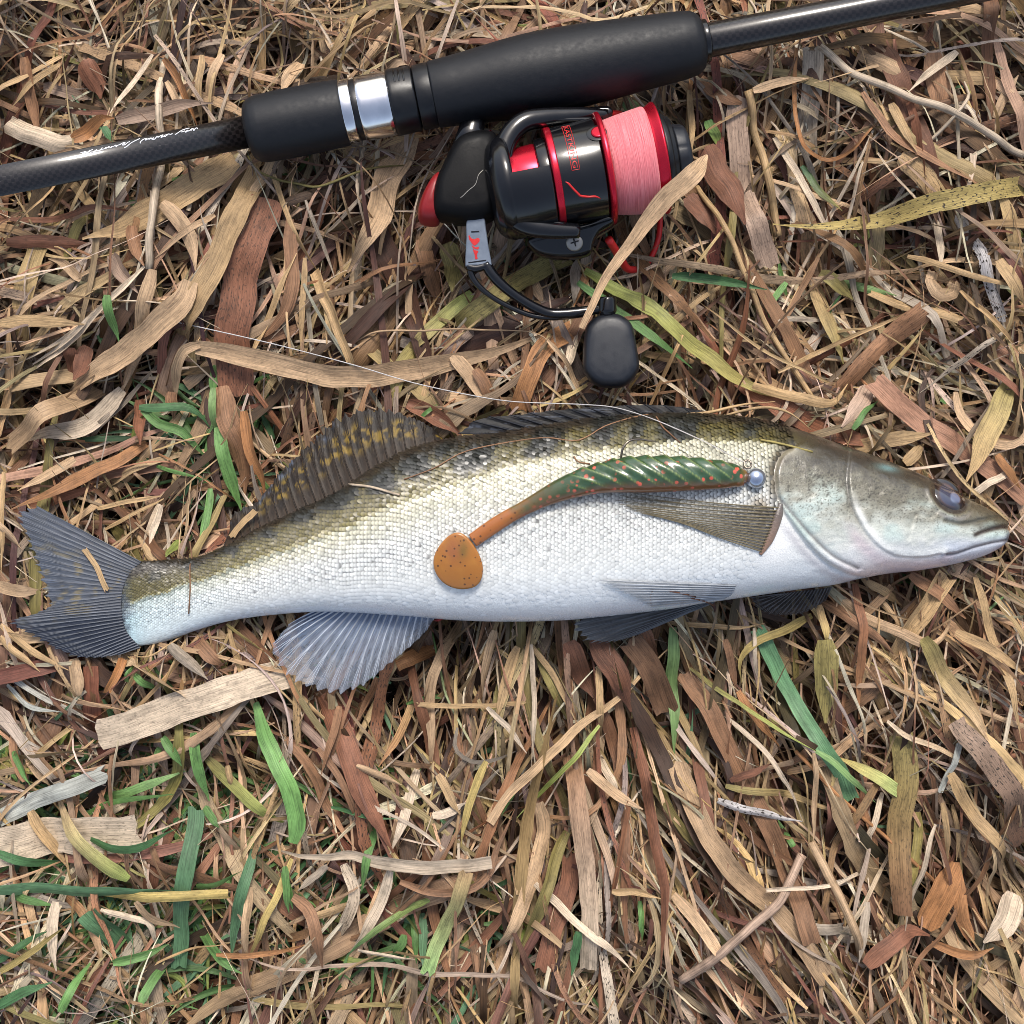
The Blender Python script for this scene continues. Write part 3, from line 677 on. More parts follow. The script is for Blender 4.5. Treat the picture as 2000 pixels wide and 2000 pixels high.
h('A','brown',13,[(1560,960),(1570,1150),(1580,1300),(1540,1450),(1450,1550),(1330,1620)],lift=8); h('A','straw',6,[(1640,1160),(1630,1400),(1610,1700)])
h('A','tan',14,[(840,1240),(800,1400),(740,1560),(680,1700),(560,1900)]); h('A','tan',24,[(1050,1310),(1000,1430),(860,1540),(680,1650),(450,1780),(200,1930)],'broad tan blade curving down toward the tail fin from the litter',fold=.35,lift=12)
for q in range(3): h('A','pale',4.5,[(770+q*14,1250-q*10),(600+q*18,1370+q*10),(400+q*14,1530+q*14),(200+q*10,1650+q*24),(0,1760+q*34)],lift=8+q*2)
h('A','pale',19,[(-30,390),(130,465),(270,520),(365,505)],'pale striped blade bending over at the rod blank',tip='bl',lift=8); h('A','orange',13,[(360,510),(450,460),(540,420),(620,420)])
h('A','tan',15,[(900,890),(970,960),(1040,1080),(1060,1250)]); h('A','straw',6,[(1450,670),(1520,850),(1600,1050),(1700,1230)]); h('A','straw',11,[(1690,1240),(1760,1400),(1840,1600),(1900,1740)],tip='bl')
h('A','brown',12,[(720,1000),(740,1100),(800,1230)])
h('A','tan',6,[(1160,940),(1020,1040),(850,1180)]); h('A','tan',9,[(420,1280),(300,1180),(220,1150)]); h('A','straw',12,[(0,1520),(200,1510),(450,1520)]); h('A','redbrown',16,[(330,1640),(330,1730),(320,1830)]); h('A','redbrown',18,[(420,1630),(390,1730),(350,1810)])
h('A','green',6,[(660,850),(720,870),(760,885)]); h('A','darkgreen',7,[(580,470),(600,520),(635,570)]); h('A','green',9,[(600,1380),(605,1500),(620,1610)],lift=10); h('A','green',9,[(1160,1690),(1130,1800),(1120,1930)],lift=8); h('A','darkgreen',5,[(460,1550),(500,1620),(540,1670)]); h('A','green',12,[(930,680),(940,720),(950,750)])
h('A','grey',4,[(1650,860),(1720,1050),(1800,1290)]); h('A','straw',7,[(1350,1650),(1600,1150)])
h(None,'olive',2.6,zp('A',[(1320,600),(1370,680),(1450,720),(1600,770),(1700,800)])+zp('B',[(0,728),(200,650),(400,600),(560,585)]),'thin yellow green stem trailing from the end of the fore grip to the reel',lift=16,name='grass_stem')
h(None,'tan',22,zp('A',[(1060,1650),(1250,1690),(1450,1735),(1650,1790)])+zp('B',[(0,1690),(200,1690),(420,1650),(620,1610),(850,1560),(1000,1500),(1120,1450)]),'long pale tan blade arching from the litter to the handle knob',lift=16,fold=.3,shade=1.06)
h('A','tan',11,[(1080,1645),(1000,1670),(940,1750),(900,1930)],lift=12)
# B: reel
h('B','tan',27,[(400,450),(330,560),(260,720),(230,860),(180,980),(60,1140)],'broad tan leaf behind the red cap of the reel',fold=.25,lift=6); h('B','straw',7,[(0,620),(150,560),(300,490),(520,440)],lift=10); h('B','straw',5,[(560,590),(400,690),(320,760),(230,850)],lift=10)
h('B','straw',18,[(700,440),(640,520),(540,640)],tip='bl'); h('B','olive',20,[(560,980),(600,1100),(600,1250)]); h('B','olive',20,[(1200,1060),(1050,1130),(900,1230),(760,1350),(640,1420)],'broad olive blade lying beneath the crank of the reel',speck=.5,tip='bl')
h('B','yellowgreen',14,[(700,1250),(560,1370),(430,1500),(330,1620)],'broad yellow green blade with brown edges beside the crank',c1='straw'); h('B','olive',16,[(440,1480),(330,1660),(300,1850)]); h('B','tan',12,[(980,1120),(1020,1220),(1060,1320)]); h('B','orange',18,[(1200,1460),(1080,1540),(1000,1680),(930,1860)],'orange brown leaf running from the handle knob to the dorsal fin',tip='bl')
h('B','pale',9,[(1240,1450),(1200,1560),(1160,1700)]); h('B','orange',8,[(1290,1130),(1250,1230),(1210,1340)]); h('B','brown',18,[(430,950),(480,1150),(540,1300)]); h('B','tan',7,[(380,1180),(370,1300),(360,1430)]); h('B','tan',14,[(600,1580),(700,1700),(760,1830)]); h('B','brown',14,[(720,1660),(780,1760),(830,1850)])
h('B','redbrown',20,[(1800,760),(1880,860),(1930,960)]); h('B','grey',10,[(1230,1090),(1220,1200),(1210,1330)])
h('B','yellowgreen',16,[(1270,1150),(1400,1230),(1600,1350),(1750,1480),(1900,1590),(2050,1690),(2250,1790),(2380,1810)],'long bright yellow and green blade running from the reel handle toward the nape',lift=16,c1='yellow',speck=.15,fold=.35)
h('B','green',9,[(1235,1215),(1450,1370),(1650,1520),(1820,1640)],'narrow green blade passing behind the handle knob',lift=8)
h('B','pale',2.4,[(1880,940),(1760,1000),(1620,1040),(1510,1045)],lift=12); h('B','pale',1.6,[(1540,1060),(1540,1280)],lift=20)
h('B','tan',2.2,[(0,1580),(200,1470),(450,1455),(760,1460),(1010,1480),(1160,1600)],lift=18)
h('K','tan',5,[(900,1200),(1000,1310),(1100,1430),(1200,1640),(1330,1800)],lift=10)
h('B','tan',22,[(1880,590),(1800,700),(1660,820),(1540,960),(1440,1090),(1360,1210),(1310,1320),(1265,1430)],'dry greyish tan blade lying across the spool down to the crank',z=[150,196,176,140,120,112,100,84],fold=.2,roll=.1,shade=.98,tip='ref',lift=0)
h('B','pale',1.5,[(420,940),(500,905),(580,905),(620,960),(645,1020)],'thin pale curled fibre by the red cap of the reel',z=[40,70,86,80,60])
h('B','darkgreen',13,[(1480,260),(1520,310),(1560,350)],'small dark green leaf between the spool and the rod grip',lift=8,c1='yellowgreen')
# C: beyond the spool
h('C','redbrown',26,[(220,560),(280,700),(350,820),(430,1000)],'broad dark reddish leaf beside the drag knob'); h('C','mauve',21,[(395,295),(400,500),(430,750),(470,950),(530,1100),(575,1200)],'broad pale mauve dead leaf with blunt ends beyond the spool',tip='bl',speck=.4,fold=.1,roll=0,shade=1.15,lift=8)
h('C','grey',20,[(780,50),(790,250),(790,450),(800,590)],tip='bl',shade=1.0); h('C','brown',22,[(1460,50),(1470,250),(1490,420)]); h('C','tan',17,[(1050,60),(1180,140),(1310,240)]); h('C','straw',14,[(1540,165),(1700,170),(1800,175)],tip='bl')
h('C','straw',9,[(440,270),(510,500),(560,700),(610,880),(640,1020)],'jointed straw stalk ending near the long yellow blade',tip='bl',name='straw_stalk',lift=10); h('C','straw',6,[(190,760),(300,980),(420,1250),(550,1530),(700,1760),(800,1910)],'long thin straw stalk reaching from the drag knob to the nape of the fish',name='straw_stalk',lift=16,tip='bl')
h('C','pale',7,[(610,490),(700,650),(800,830),(900,1000),(975,1120)],lift=8); h('C','pale',8,[(820,50),(970,180),(1200,290),(1450,400),(1700,500),(1960,600)],'long pale woody stalk slanting away from the butt of the rod',name='straw_stalk',lift=22,tip='bl')
h('C','pale',9,[(1580,50),(1450,150),(1280,300)],lift=16); h('C','pale',3.6,[(1600,230),(1605,320),(1530,430),(1400,560),(1250,640),(1050,730)],lift=20); h('C','pale',3.6,[(1050,660),(1030,740),(1010,950),(990,1110)],lift=12)
h('C','orange',4.5,[(690,60),(690,250),(710,430),(740,540),(800,590),(900,620),(1000,590),(1100,480),(1240,340)],'thin golden curl of grass beyond the rod butt',lift=10)
h('C','brown',8,[(1040,300),(1130,430),(1200,540),(1330,620),(1500,710),(1680,800)],lift=12); h('C','straw',20,[(1240,640),(1350,720),(1450,830),(1490,900)],speck=.6); h('C','straw',11,[(1200,350),(1250,500),(1330,620)])
h('C','yellow',19,[(600,970),(850,988),(1100,960),(1400,900),(1700,835),(1960,765)],'long yellow speckled blade pointing at the spool',tip='rpt',speck=1.0,lift=22,fold=.2,roll=0)
h('C','pale',9,[(1500,930),(1500,1100),(1490,1230)],lift=10); h('C','tan',13,[(1480,1220),(1460,1290),(1500,1360),(1580,1330),(1590,1280)],lift=12,tip='bl')
h('C','spotted',12,[(1620,930),(1690,1100),(1740,1250),(1800,1370),(1845,1490)],'pale grass leaf covered in black mould spots',speck=1.6,lift=10,tip='bl'); h('C','grey',6,[(1850,1490),(1830,1570),(1700,1650),(1560,1760),(1400,1890)],speck=1.0,lift=8)
h('C','lightgreen',8,[(980,1240),(1100,1280),(1200,1310),(1310,1330)],lift=8); h('C','green',7,[(685,1275),(640,1330),(590,1400),(575,1480)],lift=10,shade=1.1)
h('C','olive',13,[(880,1200),(1000,1290),(1080,1360)]); h('C','straw',18,[(870,1240),(900,1400),(950,1550),(1000,1720)],c1='olive'); h('C','brown',22,[(1400,1455),(1280,1560),(1100,1720),(930,1910)],'broad brown leaf with split seams by the nape of the fish',tip='bl',speck=.5,lift=10,shade=1.1)
h('C','straw',10,[(1160,1320),(1350,1410),(1590,1500)],tip='bl',lift=10); h('C','darkgreen',9,[(40,1260),(200,1270),(350,1310),(540,1350)]); h('C','green',13,[(240,400),(280,480),(320,560)],c1='yellowgreen'); h('C','bluegreen',9,[(770,640),(850,760),(980,890)],c1='olive')
h('C','straw',6,[(1340,1130),(1550,1230),(1750,1290),(1960,1350)],lift=12); h('C','straw',4.5,[(600,1790),(900,1640),(1150,1530),(1480,1390)],lift=14); h('C','straw',6,[(1600,1340),(1750,1520),(1960,1710)],lift=10); h('C','grey',7,[(600,1500),(700,1480),(1000,1460)]); h('C','tan',9,[(1790,400),(1860,260),(1930,160)],lift=12); h('C','straw',14,[(1800,1180),(1870,1320),(1940,1420)])
h('C','tan',9,[(460,280),(600,240),(760,220)]); h('C','brown',14,[(200,180),(320,300),(440,330)]); h('C','straw',6,[(140,230),(145,450),(135,640)])
# D: tail
h('D','tan',21,[(430,0),(300,110),(150,215),(-30,330)],'broad tan blade running toward the tip of the tail fin',fold=.2,lift=26,tip='bl'); h('D','pale',18,[(590,10),(500,120),(380,225),(230,250),(40,310)],'pale blade with a kink above the tail fin',fold=.3,lift=20,shade=.95)
h('D','orange',14,[(730,310),(600,400),(450,480),(300,560),(90,680)],'long orange brown blade ending at the upper tip of the tail fin',lift=14); h('D','redbrown',12,[(690,60),(720,200),(730,320)]); h('D','tan',12,[(350,400),(240,470),(80,570)])
h('D','brown',22,[(1170,10),(1200,150),(1260,300),(1290,430),(1280,600)],'brown leaf hanging down to the soft dorsal fin',lift=6); h('D','orange',12,[(1310,150),(1340,350),(1390,500),(1400,610)]); h('D','brown',12,[(880,30),(890,170)])
h('D','green',10,[(720,120),(830,210),(960,260),(1040,350),(1070,390)],'arched green blade in the tuft between tail and dorsal fin',lift=20); h('D','darkgreen',9,[(720,115),(850,115),(960,110),(1040,150),(1090,220)],'dark green blade curling over the tuft by the dorsal fin',lift=18)
h('D','lightgreen',8,[(1125,10),(1130,150),(1150,300)],lift=14); h('D','green',14,[(1160,230),(1200,400),(1240,550),(1270,690)],'upright green blade touching the back edge of the soft dorsal fin',lift=22); h('D','green',4,[(770,425),(900,470),(1090,510)],lift=16); h('D','green',8,[(1110,560),(1090,780),(1070,890)],lift=8); h('D','yellowgreen',9,[(930,850),(910,930)])
h('D','straw',5,[(470,670),(650,630),(850,600)],lift=8); h('D','straw',4,[(510,790),(700,690),(890,600)],lift=10); h('D','pale',6,[(830,640),(740,900)],lift=6); h('D','pale',6,[(850,650),(780,910)],lift=6); h('D','straw',6,[(40,470),(40,750),(20,1020)],lift=8); h('D','tan',9,[(0,740),(60,800),(130,900)])
h('D','pale',30,[(530,1895),(800,1800),(1100,1690),(1400,1590),(1680,1520)],'broad flat pale reed strip with a cracked edge under the anal fin',tip='bl',speck=.35,fold=.04,roll=.03,lift=14,shade=.98,name='reed_strip')
h('D','silver',5,[(0,1550),(200,1680),(360,1760),(520,1830)],lift=12,c1='grey'); h('D','silver',5,[(0,1640),(150,1740),(330,1770)],lift=10); h('D','straw',7,[(0,1300),(150,1420),(380,1540)],lift=10); h('D','straw',7,[(0,1360),(220,1550)],lift=8); h('D','tan',14,[(400,1480),(430,1580),(450,1700)]); h('D','tan',12,[(-30,1090),(120,1115),(240,1115)],lift=12); h('D','dark',20,[(480,1500),(600,1600),(820,1690)]); h('D','yellow',4,[(1240,1290),(1450,1450)],lift=12); h('D','straw',3,[(1020,1380),(900,1640)],lift=16); h('D','orange',9,[(680,1480),(620,1640)],tip='bl'); h('D','green',5,[(700,1600),(760,1490)]); h('D','green',7,[(760,1550),(870,1650)]); h('D','brown',14,[(1040,1340),(1230,1520)]); h('D','grey',12,[(960,1400),(1150,1580)])
h('D','brown',1.4,[(1000,850),(1020,1000),(1028,1100),(1018,1240)],'fine brown fibre wrapped over the tail stem of the fish',z='fish',name='plant_fibre'); h('D','straw',1.8,[(1015,1330),(940,1400),(850,1450),(720,1450)],lift=14)
h('D','straw',5,[(445,885),(520,990),(580,1112)],'short straw lying on the tail fin',z=[27,31,30],tip='bl'); h('D','straw',6,[(1380,680),(1310,750),(1245,820)],'short straw lying across the back end of the soft dorsal fin',z=[54,56,50],tip='bl')
# G: green corner
h('G','silver',17,[(-30,700),(200,590),(400,510),(560,450)],'blunt silvery white blade among green grass below the tail',tip='bl',lift=22,speck=0)
h('G','pale',38,[(-30,850),(250,800),(500,765),(760,745)],'wide splintered pale piece of dead reed leaf below the tail',tip='bl',speck=.4,fold=.1,roll=0,lift=4)
h('G','bluegreen',17,[(1050,640),(1040,800),(1010,1000),(970,1200),(930,1540)],'wide upright blue green blade with a cut end below the tail fin',tip='bl',lift=42,speck=0,fold=.35,shade=.9); h('G','bluegreen',15,[(-30,1058),(250,1070),(480,1085),(700,1075),(960,1055)],'wide level green blade crossing behind the cut blue green blade',lift=30,speck=0,shade=.98)
h('G','yellow',10,[(480,1115),(700,1105),(950,1090),(1240,1085)],lift=24,tip='bl'); h('G','green',17,[(1385,50),(1450,250),(1540,420),(1590,560),(1610,700),(1580,810)],'wide green blade bending down from the pale reed strip',lift=30,speck=0,tip='ref',shade=1.08); h('G','olive',13,[(1110,360),(1250,500),(1400,630),(1540,770)],c1='yellowgreen',lift=20)
h('G','tan',15,[(300,600),(400,720),(520,840),(640,940),(715,1000)],'blade fading from tan to green with a cut yellow tip',c1='yellowgreen',tip='ref',lift=28); h('G','darkgreen',10,[(510,780),(650,820),(800,810),(940,750)],lift=26); h('G','green',9,[(500,600),(650,560),(850,490),(990,440)],lift=22,c1='lightgreen'); h('G','green',6,[(430,690),(600,600),(800,570),(920,570)],lift=20)
h('G','green',10,[(1060,210),(1085,400),(1115,610)],lift=20,shade=1.05); h('G','green',9,[(890,240),(950,310),(1000,390)],lift=12); h('G','green',8,[(1100,630),(1190,730)],lift=18); h('G','darkgreen',9,[(0,860),(150,920),(320,980)],lift=20); h('G','green',8,[(30,1110),(150,1130),(280,1170)],lift=20); h('G','bluegreen',11,[(1370,850),(1340,1000),(1290,1200),(1240,1460)],lift=26,shade=.85)
h('G','yellow',7,[(1570,900),(1500,1100),(1440,1220),(1310,1510)],lift=22); h('G','tan',9,[(1360,1040),(1340,1300),(1350,1450)],lift=12); h('G','orange',10,[(290,1130),(420,1220),(500,1350),(540,1540)],lift=14,c1='tan'); h('G','pale',12,[(290,1140),(280,1300),(310,1500)],lift=12); h('G','bluegreen',20,[(470,1190),(560,1310),(640,1440)],lift=8,shade=.9,tip='bl'); h('G','green',11,[(1000,1330),(1150,1420),(1310,1510)],lift=16); h('G','straw',11,[(140,660),(230,800),(330,990)],lift=16)
h('G','pale',6,[(540,1185),(700,1230),(800,1290),(790,1510)],lift=20); h('G','yellow',7,[(0,1510),(200,1380),(380,1250)],lift=14); h('G','darkgreen',7,[(0,1450),(120,1360),(270,1290)],lift=10); h('G','green',8,[(1050,1050),(1180,1020),(1320,950)],lift=18); h('G','green',9,[(600,1470),(750,1440),(880,1410)],lift=8); h('G','tan',9,[(730,1130),(800,1230),(950,1300)]); h('G','grey',7,[(1760,960),(1600,1080)],lift=10); h('G','orange',6,[(1170,1415),(1400,1395),(1680,1370)],lift=12); h('G','dark',12,[(430,640),(560,500),(650,380)],shade=.6); h('G','brown',11,[(110,500),(60,350),(30,150)])
h('G','green',8,[(60,330),(110,450),(150,520)]); h('G','tan',8,[(130,380),(240,530)]); h('G','straw',6,[(1220,400),(1260,560)]); h('G','green',6,[(850,300),(820,430)]); h('G','green',7,[(1540,960),(1580,1170)])
h('G','darkgreen',10,[(-20,1690),(150,1600),(300,1560)],lift=12); h('G','green',9,[(350,1700),(420,1560),(470,1480)],lift=12); h('G','green',10,[(760,1680),(820,1560),(900,1500)],lift=10)
# J: below the anal fin and the belly
h('J','pale',14,[(-120,1285),(100,1290),(300,1300),(500,1320),(800,1330),(1060,1315)],'pale level blade with a thin tip past the anal fin',tip='rpt',lift=26,speck=.1,fold=.25,shade=.95)
h('J','tan',11,[(900,100),(800,260),(745,400),(740,550),(740,800),(720,950)],lift=10); h('J','pale',10,[(660,880),(620,1060),(540,1280)],lift=8); h('J','pale',11,[(540,1380),(470,1580),(320,1830)],lift=14)
h('J','green',2.8,[(735,150),(780,320),(830,520),(990,770),(1160,950)],'thin green and white grass stem below the anal fin',c1='pale',lift=16,name='grass_stem'); h('J','straw',5,[(680,530),(950,530),(1230,505)],lift=12,tip='bl'); h('J','straw',8,[(650,490),(580,680),(470,850)],c1='orange'); h('J','tan',16,[(1300,1040),(1330,1200),(1250,1480),(1150,1700),(1040,1890)],lift=12)
h('J','brown',20,[(1480,800),(1500,1000),(1530,1250),(1560,1500),(1560,1900)],'wide blade fading from brown to pale grey below the belly',c1='pale',lift=14,tip='bl'); h('J','olive',13,[(1450,1210),(1370,1400),(1280,1640),(1160,1900)],lift=10); h('J','redbrown',18,[(1480,1330),(1450,1550),(1380,1700),(1330,1900)],lift=6,tip='bl'); h('J','brown',8,[(590,1420),(750,1470),(900,1465),(1020,1410),(1100,1260),(1180,1080)],lift=18)
h('J','straw',14,[(930,1360),(870,1560),(800,1720),(720,1900)],'straw blade turning bright green toward its base',c1='lightgreen',lift=16,tip='bl'); h('J','green',9,[(460,1150),(420,1300),(390,1480)],lift=4); h('J','green',6,[(1180,980),(1060,1130)],lift=6); h('J','darkgreen',4,[(220,1065),(400,1080),(580,1095)],lift=12); h('J','green',8,[(640,1640),(650,1760),(660,1900)],lift=4); h('J','bluegreen',8,[(690,1660),(710,1900)],lift=4); h('J','green',9,[(600,1750),(530,1900)],lift=4); h('J','darkgreen',9,[(1510,1680),(1470,1900)],lift=0)
h('J','redbrown',22,[(170,480),(300,700),(380,900),(500,1150),(560,1270)],'broad reddish leaf below the anal fin',lift=5); h('J','brown',7,[(170,740),(280,890),(350,1050),(380,1200)],lift=10); h('J','grey',4,[(1100,860),(900,1050),(700,1270)],lift=14,shade=.7); h('J','pale',6,[(1040,530),(1160,650),(1240,770)],lift=12); h('J','tan',11,[(1080,130),(1030,300),(1010,480)],lift=8); h('J','grey',4,[(880,640),(870,740),(960,800),(1080,800),(1230,750)],lift=18,shade=.75); h('J','pale',4,[(360,1820),(500,1850),(680,1900)],lift=14); h('J','orange',15,[(560,330),(640,290),(740,250)],tip='bl'); h('J','pale',9,[(760,1080),(840,1060),(930,1010)],lift=8,shade=1.05); h('J','straw',9,[(780,880),(840,960),(900,1060)],lift=10)
h('J','olive',8,[(1290,240),(1360,420),(1470,640)],lift=8); h('J','straw',10,[(1190,220),(1130,420),(1080,600)],lift=6); h('J','yellow',8,[(1030,800),(950,1000),(900,1250)],lift=8); h('J','straw',8,[(100,1640),(250,1590),(400,1550)],lift=18); h('J','pale',13,[(290,1350),(350,1500),(280,1700),(210,1850)],lift=8,speck=.6); h('J','brown',12,[(40,1500),(140,1570),(180,1750),(190,1880)],lift=12); h('J','brown',10,[(0,700),(130,880),(200,1080),(360,1270)],lift=10); h('J','green',7,[(0,1340),(10,1480),(12,1590)],lift=8); h('J','yellowgreen',7,[(760,1520),(560,1620),(390,1740),(300,1840)],c1='darkgreen',lift=16)
h('J','brown',9,[(270,520),(250,640),(180,880)],lift=8); h('J','tan',7,[(370,820),(480,870),(600,930)],lift=10); h('J','brown',7,[(460,380),(380,560),(340,650)])
# H: below pelvic fins
h('H','straw',9,[(920,10),(750,150),(580,320),(380,460),(200,620),(0,800),(-120,980)],'long arching straw blade starting beside the pelvic fins',tip='rpt',lift=22,c1='tan',speck=.1); h('H','yellowgreen',5,[(470,470),(300,680),(150,860),(20,1000)],'narrow bright yellow green blade below the belly',lift=24,speck=0)
h('H','dark',15,[(640,300),(760,520),(880,800),(1000,1050),(1100,1280),(1150,1480)],'dark olive wet leaf below the pelvic fins',c1='dark',lift=8,shade=.8); h('H','redbrown',13,[(660,500),(720,750),(760,1000),(800,1250),(810,1450),(790,1780)],'long reddish blade hanging straight below the pelvic fins',lift=14); h('H','tan',20,[(900,700),(1030,1000),(1200,1250),(1450,1480),(1680,1800)],'wide tan blade slanting away from the pelvic fins',lift=12,tip='bl'); h('H','brown',18,[(950,200),(1080,400),(1230,700),(1380,1000),(1500,1250),(1600,1620)],'wide brown blade slanting away below the gill cover',lift=8,tip='bl')
h('H','bluegreen',15,[(1340,-50),(1480,230),(1620,480),(1760,700),(1850,870)],'wide smooth green blade below the far pectoral fin',tip='bl',lift=24,speck=0,fold=.3,shade=1.1); h('H','lightgreen',12,[(885,-60),(885,200),(895,400),(900,680)],'light green blade hanging below the pelvic fin root',lift=16,speck=0,c1='lightgreen',shade=.95)
h('H','olive',5,[(980,170),(1200,330),(1450,490),(1640,600)],lift=20,c1='yellowgreen'); h('H','lightgreen',6,[(1630,590),(1780,700),(1990,900)],lift=26,speck=0,shade=1.08); h('H','redbrown',20,[(300,0),(380,200),(450,330)],shade=.85); h('H','redbrown',22,[(450,0),(560,180),(650,400)],shade=.9); h('H','brown',24,[(640,0),(760,180),(860,420)],shade=.85,tip='bl'); h('H','brown',8,[(1150,0),(1200,150),(1240,300)]); h('H','orange',8,[(1230,290),(1330,430),(1480,600)],lift=10); h('H','straw',6,[(110,30),(230,200),(350,450)],lift=10); h('H','pale',5,[(100,20),(120,350),(110,680)],lift=12); h('H','straw',7,[(470,150),(480,350),(500,580)],lift=10); h('H','pale',8,[(460,640),(540,770),(580,870)],lift=10); h('H','tan',10,[(410,710),(560,820),(700,880)],lift=10); h('H','redbrown',8,[(1180,760),(1300,720),(1420,680)],lift=10)
h('H','mauve',10,[(1580,1180),(1450,1370),(1250,1520),(1000,1740),(900,1830)],'grey brown stalk raised over the blades well below the belly',lift=46,tip='bl',name='straw_stalk',shade=1.05); h('I','tan',9,[(600,800),(700,1000),(800,1200),(880,1380),(970,1610)],'tan stalk raised over the litter well below the gill cover',lift=50,tip='bl',name='straw_stalk')
h('H','pale',8,[(120,1310),(330,1500),(500,1620),(660,1790)],lift=14); h('H','tan',12,[(870,1370),(1000,1510),(1200,1780)],lift=10); h('H','straw',7,[(530,1310),(650,1310),(780,1360)],lift=10); h('H','green',6,[(690,1400),(690,1500),(705,1620)],lift=14)
# I and F: below the head and beside it
h('I','yellow',13,[(800,270),(950,350),(1100,440),(1230,530),(1315,630)],'pale yellow green pointed leaf below the jaw',c1='lightgreen',lift=24,tip='mid',speck=.1,shade=1.1); h('I','olive',9,[(1310,640),(1300,800),(1250,1000),(1200,1200)],lift=12); h('I','orange',4,[(500,220),(700,430),(900,620),(1100,790),(1300,970),(1540,1190)],'thin orange stalk slanting down below the jaw',name='straw_stalk',lift=22,tip='bl')
h('I','pale',5,[(1400,700),(1330,930),(1270,1150),(1220,1450)],lift=18); h('I','olive',24,[(1190,130),(1220,400),(1180,700),(1170,1000),(1190,1250)],'wide faded olive blade below the jaw',c1='brown',lift=8,tip='bl',speck=.5); h('I','pale',7,[(1070,30),(1200,120),(1400,200),(1600,330),(1700,410)],lift=14,c1='straw'); h('I','mauve',25,[(1480,10),(1620,200),(1780,400),(1860,600),(1950,800)],'wide dark mottled leaf beyond the jaw',c1='dark',lift=10,speck=1.0,tip='bl')
h('I','orange',26,[(1570,970),(1490,1150),(1380,1400)],'folded orange brown leaf base well below the jaw',tip='ref',fold=.5,lift=8); h('I','orange',14,[(1590,980),(1590,1250),(1670,1480)],tip='ref',lift=6); h('I','spotted',8,[(0,530),(200,590),(400,640),(560,690)],speck=1.4,lift=16); h('I','olive',7,[(60,450),(250,480),(450,520),(650,570),(870,605)],lift=16,c1='straw'); h('I','silver',8,[(1510,160),(1460,310),(1400,450)],lift=12,tip='bl'); h('I','pale',24,[(1960,1180),(1870,1350),(1740,1490)],'pale curled leaf end well below the jaw',lift=24,fold=.5); h('I','pale',4,[(300,1070),(600,1050),(980,1030)],lift=16,tip='bl'); h('I','tan',6,[(600,220),(630,450),(620,700),(600,830)],lift=18); h('I','pale',5,[(80,20),(300,220),(480,480),(560,680)],lift=16); h('I','straw',13,[(1450,350),(1600,600),(1750,780),(1880,1000)],lift=12); h('I','straw',6,[(1440,560),(1490,780),(1530,970)],lift=10); h('I','straw',5,[(1560,600),(1580,800),(1585,970)],lift=10); h('I','pale',6,[(1100,520),(1000,720),(900,950)],lift=12); h('I','redbrown',18,[(960,1590),(1100,1480),(1250,1400),(1420,1450)],lift=8); h('I','grey',9,[(980,1200),(950,1350),(910,1560)],lift=10); h('I','grey',11,[(570,1320),(690,1335),(810,1350)],lift=14,tip='bl'); h('I','orange',9,[(1430,1500),(1600,1540),(1800,1500)],lift=10)
h('F','pink',22,[(1110,-10),(1250,110),(1400,220),(1600,345),(1750,460),(1960,610)],'broad pinkish brown blade pointing down past the snout of the fish',lift=14,tip='bl',fold=.15,roll=.1,speck=.2); h('F','olive',22,[(1850,0),(1760,180),(1680,330),(1595,530)],'olive tan leaf lying over the broad pinkish blade by the snout',lift=20,c1='straw',shade=1.1,fold=.25); h('F','straw',10,[(480,0),(620,60),(780,100),(900,95),(1010,0)],'curled straw blade above the nape of the fish',lift=18); h('F','straw',14,[(1010,340),(1200,305),(1430,265)],lift=8,speck=.3); h('F','mauve',18,[(1110,10),(1020,120),(930,235)],'grey brown blade pointing at the nape of the fish',lift=12,shade=1.15); h('F','tan',9,[(1570,40),(1600,180),(1720,300),(1850,330),(1920,270),(1890,100)],lift=26); h('F','pale',7,[(1640,590),(1740,530),(1850,480)],'short pale straw sticking out from the snout of the fish',lift=16,tip='bl'); h('F','straw',12,[(1270,430),(1330,380),(1390,320)],lift=6); h('F','orange',9,[(1780,380),(1850,480),(1930,570)],lift=10); h('F','green',6,[(985,250),(1050,160),(1150,95)],lift=12)
h('F','tan',10,[(890,1120),(1050,1240),(1250,1340),(1450,1400),(1570,1320),(1595,1240)],'tan blade curling up below the throat of the fish',lift=14); h('F','brown',10,[(850,1170),(1000,1280),(1150,1380),(1230,1450)],lift=10); h('F','straw',20,[(1500,1030),(1400,1180),(1310,1350),(1230,1520)],'broad straw coloured blade slanting out from under the throat',tip='bl',speck=.4,lift=8); h('F','redbrown',9,[(1010,1080),(1030,1300),(1040,1550),(1060,1820)],lift=12,c1='orange'); h('F','olive',23,[(850,1380),(870,1600),(870,1840)],'broad olive leaf on the bare soil below the far pectoral fin',lift=4,speck=.4); h('F','yellow',9,[(810,1260),(650,1330),(480,1400),(400,1500),(430,1620)],lift=10); h('F','pale',4,[(480,1320),(490,1500),(560,1680)],lift=12); h('F','straw',9,[(1690,1040),(1720,1200),(1800,1430),(1850,1650),(1920,1920)],lift=12,speck=.4); h('F','olive',17,[(1380,1360),(1480,1520),(1600,1700),(1710,1920)],lift=6,c1='tan'); h('F','straw',11,[(1600,1340),(1750,1430),(1960,1580)],lift=12); h('F','straw',9,[(1070,1060),(1170,1120),(1310,1200)],lift=2); h('F','brown',12,[(1310,1030),(1450,1120),(1650,1270)],lift=8); h('F','lightgreen',3,[(1760,1250),(1830,1190),(1930,1130)],lift=18); h('F','straw',5,[(20,1300),(250,1310),(400,1320),(540,1290)],lift=12)
h('F','straw',8,[(830,1190),(845,1300),(870,1400)],lift=8,c1='yellow')
